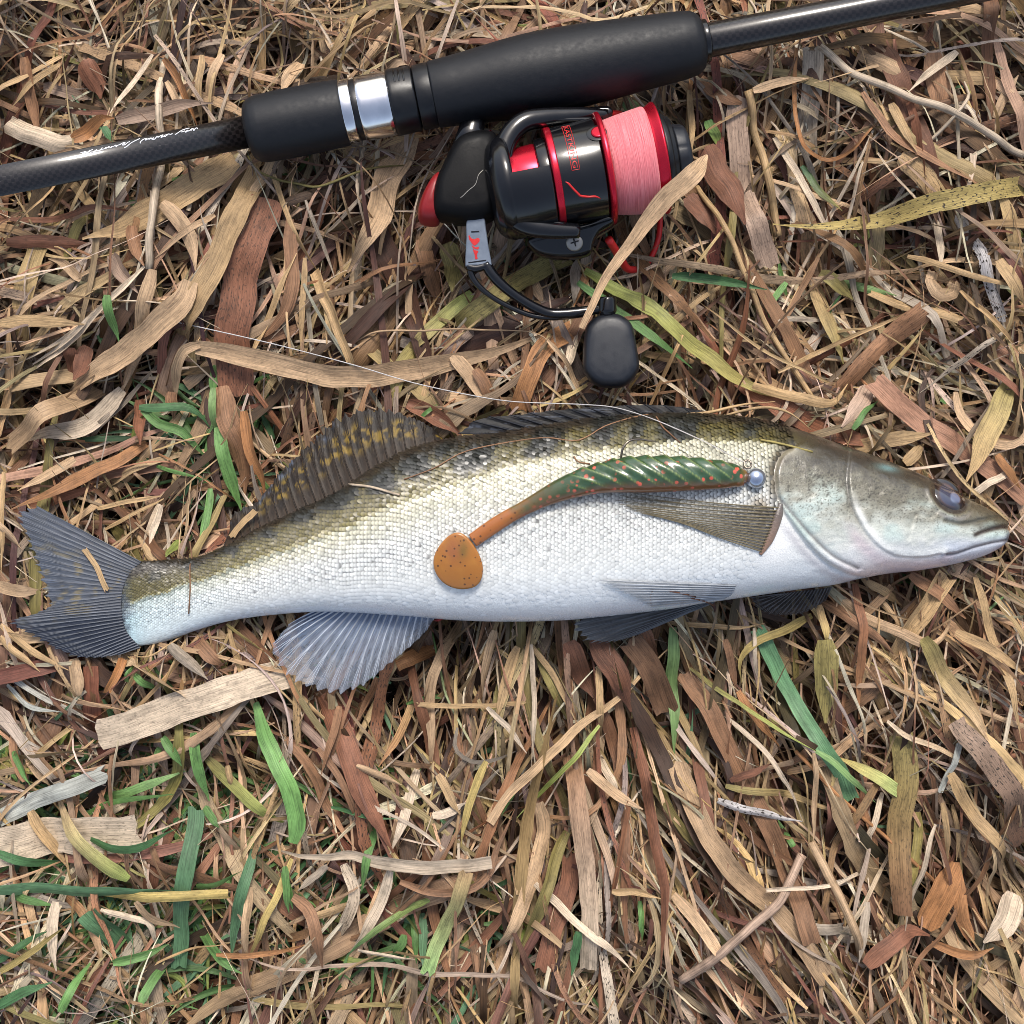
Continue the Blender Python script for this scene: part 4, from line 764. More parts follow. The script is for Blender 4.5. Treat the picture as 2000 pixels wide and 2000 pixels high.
# on the fish
h('E','brown',1.3,[(400,520),(560,460),(700,380),(850,340),(1000,315),(1150,300),(1290,320),(1370,290),(1450,240),(1600,190),(1720,165)],'long fine brown root fibre lying along the back of the fish',z='fish',name='plant_fibre'); h('E','pale',2.6,[(90,540),(220,560),(380,600)],'short pale straw chip on the dark back of the fish',z='fish'); h('F','olive',2.2,[(470,315),(600,340),(745,375)],'short yellow green grass sliver on the nape of the fish',z='fish',shade=1.1)
h('E','brown',1.4,[(1700,1095),(1690,1130),(1697,1170)],'tiny brown twig upright on the near pelvic fin',z='fish',name='plant_fibre'); h(None,'redbrown',1.8,zp('E',[(1790,1100),(1930,1135)])+zp('F',[(110,1140),(200,1165),(255,1195)]),'thin reddish fibre across the near pelvic fin',z='fish',name='plant_fibre'); h('E','brown',1.5,[(1730,185),(1760,250),(1840,330)],'fine bent root fibre beside the hook',z='fish',name='plant_fibre'); h('E','brown',1.5,[(1285,400),(1310,430),(1370,440)],'short dark fibre sticking out above the lure body',z='fish',name='plant_fibre')
h('E','redbrown',15,[(400,110),(560,180),(700,275)],'reddish leaf between the two dorsal fins',lift=2); h('E','green',4,[(480,185),(530,140),(575,95)],lift=14)
h(None,'straw',3.4,zp('F',[(-60,165),(100,170),(250,150),(400,115),(600,90)]),'thin straw arching over the front end of the spiny dorsal fin',z=[60,66,62,52,40]); h('F','straw',3,[(300,172),(500,128),(650,150),(790,245)],'thin straw curving over the nape of the fish',z=[62,60,60,58])

USED = {}
def build_hero(q):
    n = max(10, min(40, int(np.hypot(*np.diff(np.array(q['p']), axis=0).T).sum() / 14)))
    P = cr(q['p'], n); tt = np.linspace(0, 1, n); wd = np.full(n, float(q['wd']))
    r = random.Random(int(P[0, 0] * 13 + P[0, 1] * 7 + P[-1, 0] * 3) + len(q['col']))
    tip = q['tip']
    if tip == 'pt': wd *= np.clip(np.minimum(1, (1 - tt) * 2.6), .1, 1) * np.clip(.6 + tt * 3, 0, 1)
    elif tip == 'rpt': wd *= np.clip(tt * 1.9, .07, 1)
    elif tip == 'ref': wd *= np.clip(.35 + tt * 2.2, 0, 1) * np.clip(.5 + (1 - tt) * 4, 0, 1) if q['z'] is None else np.interp(tt, [0, .12, .3, .55, .8, 1], [.1, .95, .9, .55, .4, .3])
    elif tip == 'mid': wd *= np.clip(np.sin(np.pi * tt) ** .8, .12, 1)
    wob = np.array([r.gauss(0, 1) for _ in range(n)]); wd *= 1 + .05 * smooth1(wob, 1) * (q['wd'] > 4)
    P = P + np.stack([smooth1(np.array([r.gauss(0, 1) for _ in range(n)]), 2), smooth1(np.array([r.gauss(0, 1) for _ in range(n)]), 2)], 1) * min(2.0, q['wd'] * .3)
    fold = q['fold'] if q['fold'] is not None else r.gauss(0, .38); roll = (q['roll'] if q['roll'] is not None else r.gauss(0, .22)) + np.linspace(0, r.gauss(0, .3), n)
    i, j = cells(P)
    if isinstance(q['z'], str):
        z = fish_top(P[:, 0], P[:, 1]) + q['wd'] + 2.5; z0 = FZ; fold = 0; roll = 0; wd = np.full(n, float(q['wd']))
    elif q['z'] is not None:
        z = np.interp(tt, np.linspace(0, 1, len(q['z'])), q['z']); z0 = float(np.mean(q['z']))
    else:
        h_ = G[i, j]; bow = 4 * tt * (1 - tt)
        T = np.gradient(P, axis=0); L = np.maximum(np.hypot(T[:, 0], T[:, 1]), 1e-6); nn = np.stack([-T[:, 1] / L, T[:, 0] / L], 1)
        for sg in (-.8, .8): h_ = np.maximum(h_, G[cells(P + nn * (wd * sg)[:, None])])
        for _ in range(2): h_ = np.maximum(h_, np.maximum(np.r_[h_[1:], h_[-1]], np.r_[h_[0], h_[:-1]]))
        z = smooth1(h_, 5) + 2.5 + q['lift'] * .75 * bow + q['wd'] * .10; z0 = 0.0
        cm = np.minimum(CAP[i, j], np.minimum(CAP[cells(P + nn * wd[:, None])], CAP[cells(P - nn * wd[:, None])]))
        cm = np.minimum(cm, np.minimum(np.roll(cm, 1), np.roll(cm, -1)))
        z = smooth1(np.minimum(z, cm - wd * .4 - 2), 2); z = np.minimum(z, cm - 1); roll = roll * np.where(cm < 100, .2, 1)
        for sg in (-.7, 0, .7):
            c_ = cells(P + nn * (wd * sg)[:, None]); G[c_] = np.maximum(G[c_], np.minimum(z, cm - 1))
    isg = q['col'] in ('green', 'darkgreen', 'bluegreen', 'lightgreen', 'yellowgreen')
    c = np.array(PAL[q['col']], float) * q['shade'] * r.uniform(.95, 1.05); c1 = np.array(PAL[q['c1']], float) * q['shade'] if q['c1'] else c * r.uniform(.85, 1.05)
    kdim = .82
    V, F, uv, cc = ribbon(P, z, wd, roll, fold, lin(np.clip(c, 0, 250)) * kdim, lin(np.clip(c1, 0, 250)) * kdim, 5, z0, q['speck'], r)
    if tip == 'bl':                      # torn ends
        Vg = V.reshape(n, 5, 3)
        for e, s_ in ((0, 1), (n - 1, -1)):
            d_ = Vg[e + s_, 2] - Vg[e, 2]
            for k_ in range(5): Vg[e, k_] += d_ * r.uniform(-.5, .35)
        V = Vg.reshape(-1, 3)
    thin = q['wd'] < 4 or q['name'] in ('straw_stalk', 'plant_fibre', 'grass_stem')
    if thin:                             # round stalks
        P3 = np.concatenate([Wp(P[:, 0:1], P[:, 1:2], z[:, None], z0)[:, 0]], 0)
        V, F, kw = tube(P3, np.maximum(wd * .95, .9), 7); t_ = np.repeat(tt, 7)[:, None]
        cc = np.hstack([lin(np.clip(c, 0, 250)) * kdim * (1 - t_) + lin(np.clip(c1, 0, 250)) * kdim * t_, np.full((len(V), 1), q['speck'] * .5)])
        uv = kw['uv'] + np.array([r.random() * 500, r.random() * 3000]); NG = kw['NG']
    else: NG = None
    size = 'thin' if q['wd'] < 4 else 'narrow' if q['wd'] < 9 else 'wide' if q['wd'] > 16 else 'medium'
    ln = np.hypot(*np.diff(P, axis=0).T).sum(); chord = np.hypot(*(P[-1] - P[0]))
    shp = 'short' if ln < 75 else 'curled' if chord < .86 * ln else 'bent' if chord < .965 * ln else 'straight'
    kind = 'grass blade' if not thin else 'straw' if not isg else 'stem'
    lab = q['label']; cx, cy = P.mean(0)
    grp = None
    if lab is None:
        fade = f" fading to {HUE[q['c1']]}" if q['c1'] and q['c1'] != q['col'] else ''
        sz = '' if size == 'medium' else size + ' '
        dry = '' if isg else 'dry '
        lab = f"{shp} {sz}{HUE[q['col']]} {dry}{kind}{fade} {where(cx, cy)}"
        grp = lab
    lab = ' '.join(lab.split()[:16]) if len(lab.split()) <= 16 else lab.replace(' dry', '').replace(' coloured', '').replace('among the green grass ', '').replace('straight ', '').replace('bent ', '')
    if grp: grp = lab
    name = q['name'] or ('green_grass_blade' if isg else 'dry_grass_blade' if not thin else 'straw')
    single(name, V, F, M['green'] if isg else M['dry'], lab, kind, grp, uv=uv, col=cc, NG=NG)
for q in HERO: build_hero(q)
for b_, z in LOOSE:
    V, F, uv, c = ribbon(b_['P'], z, b_['wd'], b_['roll'], b_['fold'], b_['c0'], b_['c1'], 3, 0, b_['speck'])
    cx, cy = b_['P'].mean(0); sz = 'wide' if b_['w'] > 16 else 'medium' if b_['w'] > 9 else 'slim'
    dv = b_['P'][-1] - b_['P'][0]; an = abs(math.degrees(math.atan2(-dv[1], dv[0]))); an = an if an <= 90 else 180 - an
    lie = 'lengthwise' if an < 25 else 'slanting' if an < 62 else 'crosswise'
    lab = f"{sz} {lie} {HUE[b_['kind']]} dead leaf {where(cx, cy)}"
    single('dead_grass_leaf', V, F, M['dry'], lab, 'grass leaf', lab, uv=uv, col=c)
# ------------------------------------------------------------------ the zander
fish = thing('zander', 'silvery zander fish with olive barred back lying on its side on dead grass', 'fish', (0, 0, -45))
KF = kf(FZ)
nx = 760; xs = 205 + (1989 - 205) * (np.linspace(0, 1, nx)); nu, nl = 230, 44
ph = np.r_[np.linspace(-np.pi / 2, np.pi / 2, nu), np.linspace(np.pi / 2, 3 * np.pi / 2, nl + 2)[1:-1]]
v = np.sin(ph); sgn = np.where(np.arange(len(ph)) < nu, 1.0, -1.0)
XX = np.repeat(xs[:, None], len(ph), 1); mid = .5 * (f_top(xs) + f_bot(xs)); hh = .5 * (f_bot(xs) - f_top(xs))
YY = mid[:, None] + hh[:, None] * v[None]
ZZ = f_zc(xs)[:, None] + sgn[None] * f_th(xs)[:, None] * prof(np.clip(v, -1, 1))[None]
dsp = f_disp(XX[:, :nu], YY[:, :nu]); ZZ[:, :nu] += dsp
V = Wp(XX, YY, ZZ, FZ).reshape(-1, 3)
colr = lin(fish_col(XX, YY)).reshape(-1, 3) * .86
nr = len(ph); ng = [list(range(nr)), [(nx - 1) * nr + i for i in range(nr)][::-1]]
body = part('body', V, grid_faces(nx, nr, True)[:, ::-1], M['fish_skin'], fish, uv=np.stack([XX, YY], -1).reshape(-1, 2), col=colr, NG=ng)
# scales: small overlapping plates, rear edge free
ta = np.array([-.75, -.1, .45, .85, 1.02]); tw = np.array([.85, 1.0, .95, .66, .25]); tb = np.array([-1, -.5, 0, .5, 1.0])
SX = []; SY = []; SW = []; SL = []
xcol = 214.0; kcol = 0
while xcol < 1535:
    pitch = 8.2 * (.62 if xcol < 330 else .62 + .38 * min(1, (xcol - 330) / 350)); rp = pitch * 1.06
    T0, B0 = f_top(xcol), f_bot(xcol); vs = np.sin(np.linspace(-1.45, 1.45, 400)); y = .5 * (T0 + B0) + .5 * (B0 - T0) * vs; zz = f_zc(xcol) + f_th(xcol) * prof(vs)
    arc = np.r_[0, np.cumsum(np.hypot(np.diff(y), np.diff(zz)))]; a = np.arange((kcol % 2) * rp / 2, arc[-1], rp)
    yy = np.interp(a, arc, y) + rng.normal(size=len(a)) * .35
    # columns lean with the body
    SX.append(xcol + rng.normal(size=len(a)) * .35); SY.append(yy); SW.append(np.full(len(a), rp * .60)); SL.append(np.full(len(a), pitch * .98)); xcol += pitch * .5 * 1.72; kcol += 1
SX = np.concatenate(SX); SY = np.concatenate(SY); SW = np.concatenate(SW); SL = np.concatenate(SL)
a1, s1 = pdist(SX, SY, E1); keep = (s1 < -5) & (rng.random(len(SX)) > sstep(1390, 1500, SX) * sstep(.42, .62, f_v(SX, SY) * .5 + .5)) & (rng.random(len(SX)) > .97 * sstep(.76, .9, np.clip((SY - f_lat(SX)) / np.maximum(f_bot(SX) - f_lat(SX), 10), 0, 1)) * sstep(420, 560, SX)) & (SX - 214 > 14 * np.abs(f_v(SX, SY)) ** 2 + 10 * rng.random(len(SX)))
SX, SY, SW, SL = SX[keep], SY[keep], SW[keep], SL[keep]
def fpos(x, y): return Wp(x, y, fish_top(x, y) + f_disp(x, y), FZ)
P0 = fpos(SX, SY); Tx = fpos(SX - 2, SY) - fpos(SX + 2, SY); Tx /= np.linalg.norm(Tx, axis=1, keepdims=True)
vloc = f_v(SX, SY); e = np.minimum(2.0, np.abs((1 - np.abs(vloc))) * 40 + .2); Ty = fpos(SX, SY - e) - fpos(SX, SY + e); Ty /= np.linalg.norm(Ty, axis=1, keepdims=True)
Nn = np.cross(Ty, Tx); Nn /= np.linalg.norm(Nn, axis=1, keepdims=True); Nn *= np.sign(Nn[:, 2:3] + 1e-9)
dn = np.clip((SY - f_lat(SX)) / np.maximum(f_bot(SX) - f_lat(SX), 10), 0, 1); lift = (2.1 - 1.9 * sstep(.35, .75, dn)) * SL / 8
tilt = rng.normal(size=len(SX)) * .55 * lift; tl2 = rng.normal(size=len(SX)) * .25
A, B = np.meshgrid(ta, tb, indexing='ij'); Wd = tw[:, None] * B
Vs = (P0[:, None, None] + Tx[:, None, None] * (A[None] * SL[:, None, None])[..., None] * KF + Ty[:, None, None] * (Wd[None] * SW[:, None, None])[..., None] * KF
      + Nn[:, None, None] * (-.6 + (A[None] + .75) / 1.77 * (lift[:, None, None] + .9) * (1 + tl2[:, None, None]) + tilt[:, None, None] * Wd[None] * .5 + .45 * (1 - Wd[None] ** 2))[..., None])
cs = lin(fish_col(SX + SL * .3, SY)); cs = cs * (.88 * (1 + (rng.uniform(.76, 1.06, len(SX)) - 1) * (1 - .75 * sstep(.3, .75, dn))))[:, None]
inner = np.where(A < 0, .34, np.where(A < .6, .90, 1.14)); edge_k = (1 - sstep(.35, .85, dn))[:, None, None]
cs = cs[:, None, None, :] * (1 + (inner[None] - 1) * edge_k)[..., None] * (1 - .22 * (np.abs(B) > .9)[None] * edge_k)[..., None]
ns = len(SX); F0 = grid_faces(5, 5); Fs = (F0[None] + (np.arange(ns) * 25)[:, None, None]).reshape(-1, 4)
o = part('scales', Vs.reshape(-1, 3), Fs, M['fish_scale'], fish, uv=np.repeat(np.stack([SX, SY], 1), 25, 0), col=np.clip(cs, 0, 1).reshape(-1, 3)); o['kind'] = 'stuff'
print('scales', ns)
# eye: globe, dark rim, cloudy pupil with a highlight painted in its colour
ez = float(fish_top(*EYE)) + 1
u_ = np.linspace(0, 1, 20); th_ = np.linspace(0, 2 * np.pi, 56, endpoint=False); R_, T_ = np.meshgrid(u_, th_, indexing='ij'); ca, sa = math.cos(math.radians(25)), math.sin(math.radians(25))
ex = 40 * R_ * np.cos(T_); ey = 33 * R_ * np.sin(T_); exr = ex * ca - ey * sa; eyr = ex * sa + ey * ca
slope = (fish_top(EYE[0] + exr, EYE[1] + eyr) - fish_top(*EYE))
Ve = Wp(EYE[0] + exr, EYE[1] + eyr, ez + 13 * np.sqrt(1 - (R_ * .98) ** 2) - 8 + slope * .9, FZ)
pd = np.hypot((ex + 2) / 23, (ey - 1) / 21); pd2 = np.hypot((exr - 10) / 13, (eyr - 6) / 12)
ce = np.zeros(ex.shape + (3,)); ce[:] = (36, 27, 26); ce = mixa(ce, np.array([66, 68, 88.]), sstep(1.12, .9, pd)); ce = mixa(ce, np.array([118, 84, 64.]), np.exp(-((pd - 1.05) / .12) ** 2) * (.35 + .5 * sstep(-10, 14, exr)))
ce = mixa(ce, np.array([116, 126, 154.]), sstep(1.1, .75, pd2)); ce = mixa(ce, np.array([40, 44, 66.]), np.exp(-((exr - 8) / 12) ** 2 - ((eyr - 19) / 5) ** 2))
eye = part('eye', Ve.reshape(-1, 3), grid_faces(20, 56, True)[:, ::-1], M['eye'], fish, col=lin(ce).reshape(-1, 3) * .8)
# teeth line and nostril
Vn, Fn, kw = tube(Wp(np.array([1925, 1929, 1934]), np.array([1003, 1004, 1006]), fish_top(np.array([1925, 1929, 1934.]), np.array([1003, 1004, 1006.])) + .2, FZ), [1, 2.2, 1], 8); part('nostril', Vn, Fn, M['satin_black'], fish, **kw)

def fin(name, base, tip, zb, zt, nray, cb, ct, alpha, rayc, sway=0.0, spots=None, rag=4, z0=None, zfun=None, ray_r=1.5, label=None, ridge=.7, bend=0.0):
    ns_, nt_ = nray * 6 + 1, 26; s = np.linspace(0, 1, ns_); t = np.linspace(0, 1, nt_)
    Bp = cr(base, ns_); Tp = cr(tip, ns_); r = np.random.default_rng(len(name) * 7 + nray)
    notch = 1 - .05 * np.abs(np.sin(np.pi * nray * s)) * (rag > 0) - .012 * rag * r.random(ns_)
    S_, T_ = np.meshgrid(s, t, indexing='ij'); tk = T_ * notch[:, None]
    P = Bp[:, None] * (1 - tk[..., None]) + Tp[:, None] * tk[..., None]
    dirv = Tp - Bp; perp = np.stack([-dirv[:, 1], dirv[:, 0]], 1)
    P = P + perp[:, None] * (sway * np.sin(np.pi * T_) + bend * T_ * (1 - T_))[..., None]
    if zfun is not None: Z = zfun(P[..., 0], P[..., 1]) + zb + (zt - zb) * T_
    else: Z = zb + (zt - zb) * T_ + 3 * (fbm(S_ * 5, T_ * 2, 3) - .5) * T_
    rid = ridge * np.abs(np.cos(np.pi * nray * S_)) ** 2 * (.3 + .7 * np.sin(np.pi * np.clip(T_ * .9 + .1, 0, 1))); Z = Z + rid
    zr = z0 if z0 is not None else (zb + zt) / 2
    n1 = fbm(P[..., 0] / 30, P[..., 1] / 30, 6); fine = np.abs(np.cos(np.pi * nray * S_)) ** 3
    c = mixa(np.broadcast_to(np.array(cb, float), P.shape[:2] + (3,)), np.broadcast_to(np.array(ct, float), P.shape[:2] + (3,)), np.clip(T_ + (n1 - .5) * .5, 0, 1))
    c = c * (.86 + .25 * fine)[..., None]
    if spots is not None: c = spots(c, P[..., 0], P[..., 1], S_, T_)
    al = np.clip(alpha[0] + (alpha[1] - alpha[0]) * T_ + .12 * (n1 - .5), .05, 1)
    cc = np.concatenate([lin(np.clip(c, 0, 255)) * .8, al[..., None]], -1)
    Vf = Wp(P[..., 0], P[..., 1], Z, zr)
    f = part(name, Vf.reshape(-1, 3), grid_faces(ns_, nt_), M['fin'], fish, uv=np.stack([S_ * nray * 8, T_ * 200], -1).reshape(-1, 2), col=cc.reshape(-1, 4))
    if label: f['label'] = label
    for q in range(nray + 1):
        i = q * 6 if q < nray else ns_ - 1
        pth = Wp(P[i, :, 0], P[i, :, 1], Z[i] + .4, zr); rr = ray_r * (1.15 - .85 * t)
        Vr, Fr, kw = tube(pth, np.maximum(rr, .35), 6)
        if 0 < q < nray and ray_r < 2.4:          # soft rays fork toward the margin
            for dq in (-2, 2):
                half = nt_ // 2; wgt = np.clip((t[half:] - .5) * 2, 0, 1)[:, None]
                pf = pth[half:] * (1 - wgt) + Wp(P[i + dq, half:, 0], P[i + dq, half:, 1], Z[i + dq, half:] + .4, zr) * wgt
                V2, F2, k2 = tube(pf, np.maximum(rr[half:] * .8, .3), 6)
                kw['NG'] += [[x + len(Vr) for x in g_] for g_ in k2['NG']]; Fr = np.concatenate([Fr, F2 + len(Vr)]); kw['uv'] = np.concatenate([kw['uv'], k2['uv']]); Vr = np.concatenate([Vr, V2])
        rc = lin(np.clip(np.array(rayc, float) * (.9 + .2 * r.random()), 0, 255)) * .8
        part('fin_ray', Vr, Fr, M['fin'], f, col=np.tile(np.r_[rc, .95], (len(Vr), 1)), **kw)
    return f
def sp_caudal(c, x, y, s, t):
    n = fbm(x / 16, y / 16, 8); c = mixa(c, np.array([150, 132, 92.]), sstep(.62, .72, n) * sstep(.75, .4, np.abs(s - .45) * 2) * .6)
    return mixa(c, np.array([30, 38, 54.]), sstep(.5, .66, s) * .85)
def sp_soft(c, x, y, s, t):
    n = fbm(x / 13, y / 10, 9, 3); c = mixa(c, np.array([150, 122, 44.]), sstep(.48, .58, n) * sstep(.25, .5, t) * sstep(.95, .75, t) * .8 * sstep(.05, .3, s))
    c = mixa(c, np.array([34, 30, 28.]), sstep(.56, .66, fbm(x / 11, y / 11, 12, 2)) * .8 * sstep(.15, .3, t))
    return mixa(c, np.array([92, 104, 124.]), sstep(.6, .68, fbm(x / 15, y / 15, 14, 2)) * sstep(.75, .9, t) * .8 * sstep(.8, .4, s))
def sp_spiny(c, x, y, s, t): return mixa(c, np.array([112, 120, 136.]), sstep(.6, .7, fbm(x / 60, y / 3.5, 15, 3)) * .6)
def sp_anal(c, x, y, s, t): return mixa(c, np.array([74, 100, 138.]), (sstep(.3, .0, s) + sstep(.35, .1, t) * .4) * .8)
FN = FINS
fin('caudal_fin', FN['caudal']['base'], FN['caudal']['tip'], 23, 20, 34, (106, 110, 118), (88, 96, 110), (1, .93), (112, 116, 124), spots=sp_caudal, ray_r=1.3, rag=3, label='dark blue grey forked tail fin')
fin('soft_dorsal_fin', FN['dorsal_soft']['base'], FN['dorsal_soft']['tip'], 46, 22, 24, (60, 47, 35), (36, 31, 28), (.97, .93), (44, 36, 30), spots=sp_soft, ray_r=1.4, rag=7, bend=-.10, label='brown and yellow spotted rear dorsal fin')
fin('spiny_dorsal_fin', FN['dorsal_spiny']['base'], FN['dorsal_spiny']['tip'], 56, 48, 14, (26, 26, 28), (12, 15, 22), (1, .97), (30, 33, 42), spots=sp_spiny, ray_r=2.5, rag=3, ridge=2.5, label='folded black front dorsal fin')
fin('anal_fin', FN['anal']['base'], FN['anal']['tip'], 48, 30, 20, (160, 174, 196), (176, 184, 198), (.8, .4), (192, 198, 208), spots=sp_anal, ray_r=1.5, rag=3, bend=.08, label='translucent pale blue anal fin')
fin('pelvic_fin', FN['pelvic_far']['base'], FN['pelvic_far']['tip'], 34, 16, 12, (66, 68, 72), (122, 124, 126), (.97, .9), (100, 104, 110), ray_r=1.5, rag=3, label='dark blue grey far pelvic fin')
fin('pelvic_fin', [(1425,1140),(1424,1148),(1420,1158),(1410,1166)], [(1158,1128),(1190,1146),(1215,1158),(1240,1172),(1262,1184)], 2, 6, 9, (224, 226, 228), (176, 182, 188), (.5, .45), (176, 182, 190), zfun=fish_top, z0=FZ, ray_r=1.5, rag=2, label='folded pale grey near pelvic fin')
fin('pectoral_fin', FN['pectoral_far']['base'], FN['pectoral_far']['tip'], 22, 10, 16, (44, 40, 38), (58, 52, 48), (.9, .7), (96, 94, 96), ray_r=1.2, rag=5, label='dark fanned far pectoral fin')
fin('pectoral_fin', [(1498,992),(1494,1008),(1488,1030),(1478,1052),(1468,1074)], [(1205,962),(1196,972),(1194,984),(1230,1000),(1300,1014)], 3, 7, 14, (116, 106, 94), (190, 180, 140), (.5, .10), (122, 112, 88), zfun=fish_top, z0=FZ, ray_r=1.2, rag=2, bend=-.05, label='yellowish see-through near pectoral fin')
fr = cr([(1503,984),(1499,1000),(1493,1022),(1484,1046),(1474,1066),(1466,1080)], 30); Vn, Fn, kw = tube(Wp(fr[:, 0], fr[:, 1], fish_top(fr[:, 0], fr[:, 1]) + 1.5, FZ), np.interp(np.linspace(0, 1, 30), [0, .2, .7, 1], [4, 9, 8, 3]), 12, flat=(1, .6))
fc = mixa(np.broadcast_to(np.array([96, 90, 86.]), (30, 3)), np.broadcast_to(np.array([158, 122, 98.]), (30, 3)), np.linspace(0, 1, 30)); part('pectoral_fin_root', Vn, Fn, M['fish_skin'], fish, col=np.repeat(lin(fc) * .85, 12, 0), **kw)
# vent
Vn, Fn, kw = tube(Wp(np.array([846., 856, 868, 884, 894]), np.array([1214., 1212, 1206, 1203, 1199]), np.array([40., 56, 62, 66, 70]), FZ), [1, 2.6, 2, 1.4, .8], 7); part('vent', Vn, Fn, M['dark_red'], fish, **kw)

# ------------------------------------------------------------------ the fishing rod
KR = kf(RZ); tz = .014
rdir = unit((math.cos(RANG), math.sin(RANG), tz)); RO = Wp(np.array(500.), np.array(252.), 66.0, RZ)
rod = thing('fishing_rod', 'black carbon fishing rod with foam grips and silver rings lying above the fish', 'fishing rod', tuple(RO - np.array([0, 0, 66])))
def rpart(name, pr_, mat, parent=rod, bev=3, n=72, wave=None):
    V, F, kw = lathe(RO, rdir, [(s * KR, r * KR) for s, r in rprof(pr_, bev)], n, wave=wave); return part(name, V, F, M[mat], parent, **kw)
bl = rpart('blank', [(-1700, 23), (-900, 27), (-510, 29), (-12, 31)], 'carbon', bev=0)
rpart('fore_grip', [(-20, 26), (-19, 40), (-14, 54), (-4, 61.5), (10, 64.5), (60, 66), (120, 65.5), (172, 63.5), (178, 60)], 'foam', bev=4)
rpart('silver_ring', [(174, 50), (175, 62), (196, 61.5), (197, 50)], 'steel', bev=2)
rpart('spacer_ring', [(196, 50), (196.5, 58.5), (208, 58.5), (209, 50)], 'satin_black', bev=1)
rpart('locking_band', [(206, 50), (207, 60.5), (214, 61.8), (262, 61.8), (270, 60), (271, 50)], 'steel', bev=2)
rpart('reel_hood', [(269, 50), (270, 63), (276, 64), (318, 62.5), (322, 50)], 'satin_black', bev=2)
rpart('hood_collar', [(320, 50), (321, 61.5), (352, 63), (354, 50)], 'satin_black', bev=2)
rpart('rear_grip', [(351, 58), (353, 63.5), (400, 66.5), (450, 71), (500, 76), (548, 79), (600, 79), (650, 77), (700, 74.5), (785, 68.5), (850, 64), (872, 60), (884, 52), (889, 40), (890, 30)], 'foam', bev=4)
rpart('end_ring', [(886, 30), (887, 41), (898, 41), (900, 30)], 'gloss_black', bev=2)
rpart('butt', [(898, 26), (899, 33), (1150, 31), (1700, 29), (1720, 20)], 'carbon', bev=2)
for q in range(3):   # slots pressed into the hood
    s0 = 284 + 9 * q; V, F, kw = lathe(RO, rdir, [(s0 * KR, 63.6 * KR), ((s0 + .5) * KR, 64.3 * KR), ((s0 + 3) * KR, 64.3 * KR), ((s0 + 3.5) * KR, 63.6 * KR)], 14, th=(.7, 1.25)); part('hood_rib', V, F, M['gloss_black'], rod, uv=kw['uv'])
# handwriting on the blank, stroke by stroke
WA = [[(120,700),(230,675),(330,650),(400,665),(450,610),(500,560),(545,540)],[(310,600),(370,590),(420,580),(350,630),(440,600),(490,550)],[(420,660),(480,625),(525,635),(500,600),(560,590),(620,545)],[(570,600),(620,560),(640,570),(690,565),(650,580),(700,540),(720,505)],[(700,550),(760,535),(800,500),(790,530),(830,500),(850,490),(840,520)],[(850,490),(890,515),(900,490),(940,485),(980,460),(985,500),(1010,470),(1050,455)],[(1050,455),(1100,420),(1150,415),(1100,460),(1150,460),(1200,410),(1240,395)],[(1145,525),(1200,490),(1260,430),(1320,390),(1420,330)]]
WB = [[(240,790),(235,750),(280,700),(330,670),(380,665),(350,710),(400,680),(440,660)],[(430,700),(480,650),(490,685),(540,650),(520,690),(570,690),(610,630),(650,610)],[(640,650),(690,610),(760,580),(720,650),(780,620),(830,630),(800,600),(880,560)],[(840,610),(890,560),(940,575),(985,550)],[(1050,585),(1110,540),(1180,480),(1260,440),(1370,410)],[(1180,520),(1230,510),(1270,490),(1300,530),(1350,470),(1310,500),(1380,490),(1440,430)],[(1420,490),(1460,430),(1490,490),(1520,430),(1560,420),(1570,450)]]
e1r = unit(np.cross((0, 0, 1), rdir)); e2r = np.cross(rdir, e1r)
LV, LF, LN, LU = [], [], [], []; off = 0
for zx, zy, sc_, lst in ((130, 240, .10352, WA), (260, 220, .08282, WB)):
    for st in lst:
        p = cr([(zx + a * sc_, zy + b_ * sc_) for a, b_ in st], len(st) * 5)
        wv = Wp(p[:, 0], p[:, 1], 0, RZ) - RO; s = wv[:, :2] @ unit(rdir[:2]); l = wv[:, :2] @ unit(e1r[:2]); r_ = np.interp(s / KR, [-900, -510, -12], [27, 29, 31]) * KR
        l = np.clip(l, -r_ * .985, r_ * .985); pts = RO + rdir * s[:, None] + e1r * l[:, None] + e2r * (np.sqrt(r_ ** 2 - l ** 2) + .15)[:, None]
        V, F, kw = tube(pts, .95, 6); LV.append(V); LF.append(F + off); LN += [[x + off for x in g_] for g_ in kw['NG']]; LU.append(kw['uv']); off += len(V)
lt = part('lettering', np.concatenate(LV), np.concatenate(LF), M['white_print'], bl, uv=np.concatenate(LU), NG=LN); lt['label'] = 'white handwritten script on the rod blank'

# ------------------------------------------------------------------ the reel
QZ = 88.0; KQ = kf(QZ); RX = 1.0187
QO = Wp(np.array(1230.), np.array(321.), 90.0, QZ); qdir = unit((math.cos(RANG), math.sin(RANG), 0.0)); q1 = unit(np.cross((0, 0, 1), qdir)); q2 = np.cross(qdir, q1)
reel = thing('spinning_reel', 'black and red spinning reel with pink line on its spool', 'fishing reel', tuple(QO - np.array([0, 0, 110])))
def qpart(name, pr_, mat, parent=reel, bev=2, n=80, th=None, wave=None):
    V, F, kw = lathe(QO, qdir, [(s * KQ, r * KQ) for s, r in rprof(pr_, bev)], n, th=th, wave=wave); return part(name, V, F, M[mat], parent, **kw)
spool = qpart('spool', [(-156, 60), (-155, 96), (-150, 97), (-60, 99.5), (-58, 70)], 'gloss_black', bev=2)
qpart('skirt_ring', [(-158, 80), (-158, 97.6), (-155, 99), (-146, 99), (-144, 97), (-144, 80)], 'red_metal', spool, 1)
qpart('spool_flange', [(-58, 70), (-57, 106), (-53, 109.5), (-47, 109), (-44, 100), (-44, 70)], 'red_metal', spool, 1.5)
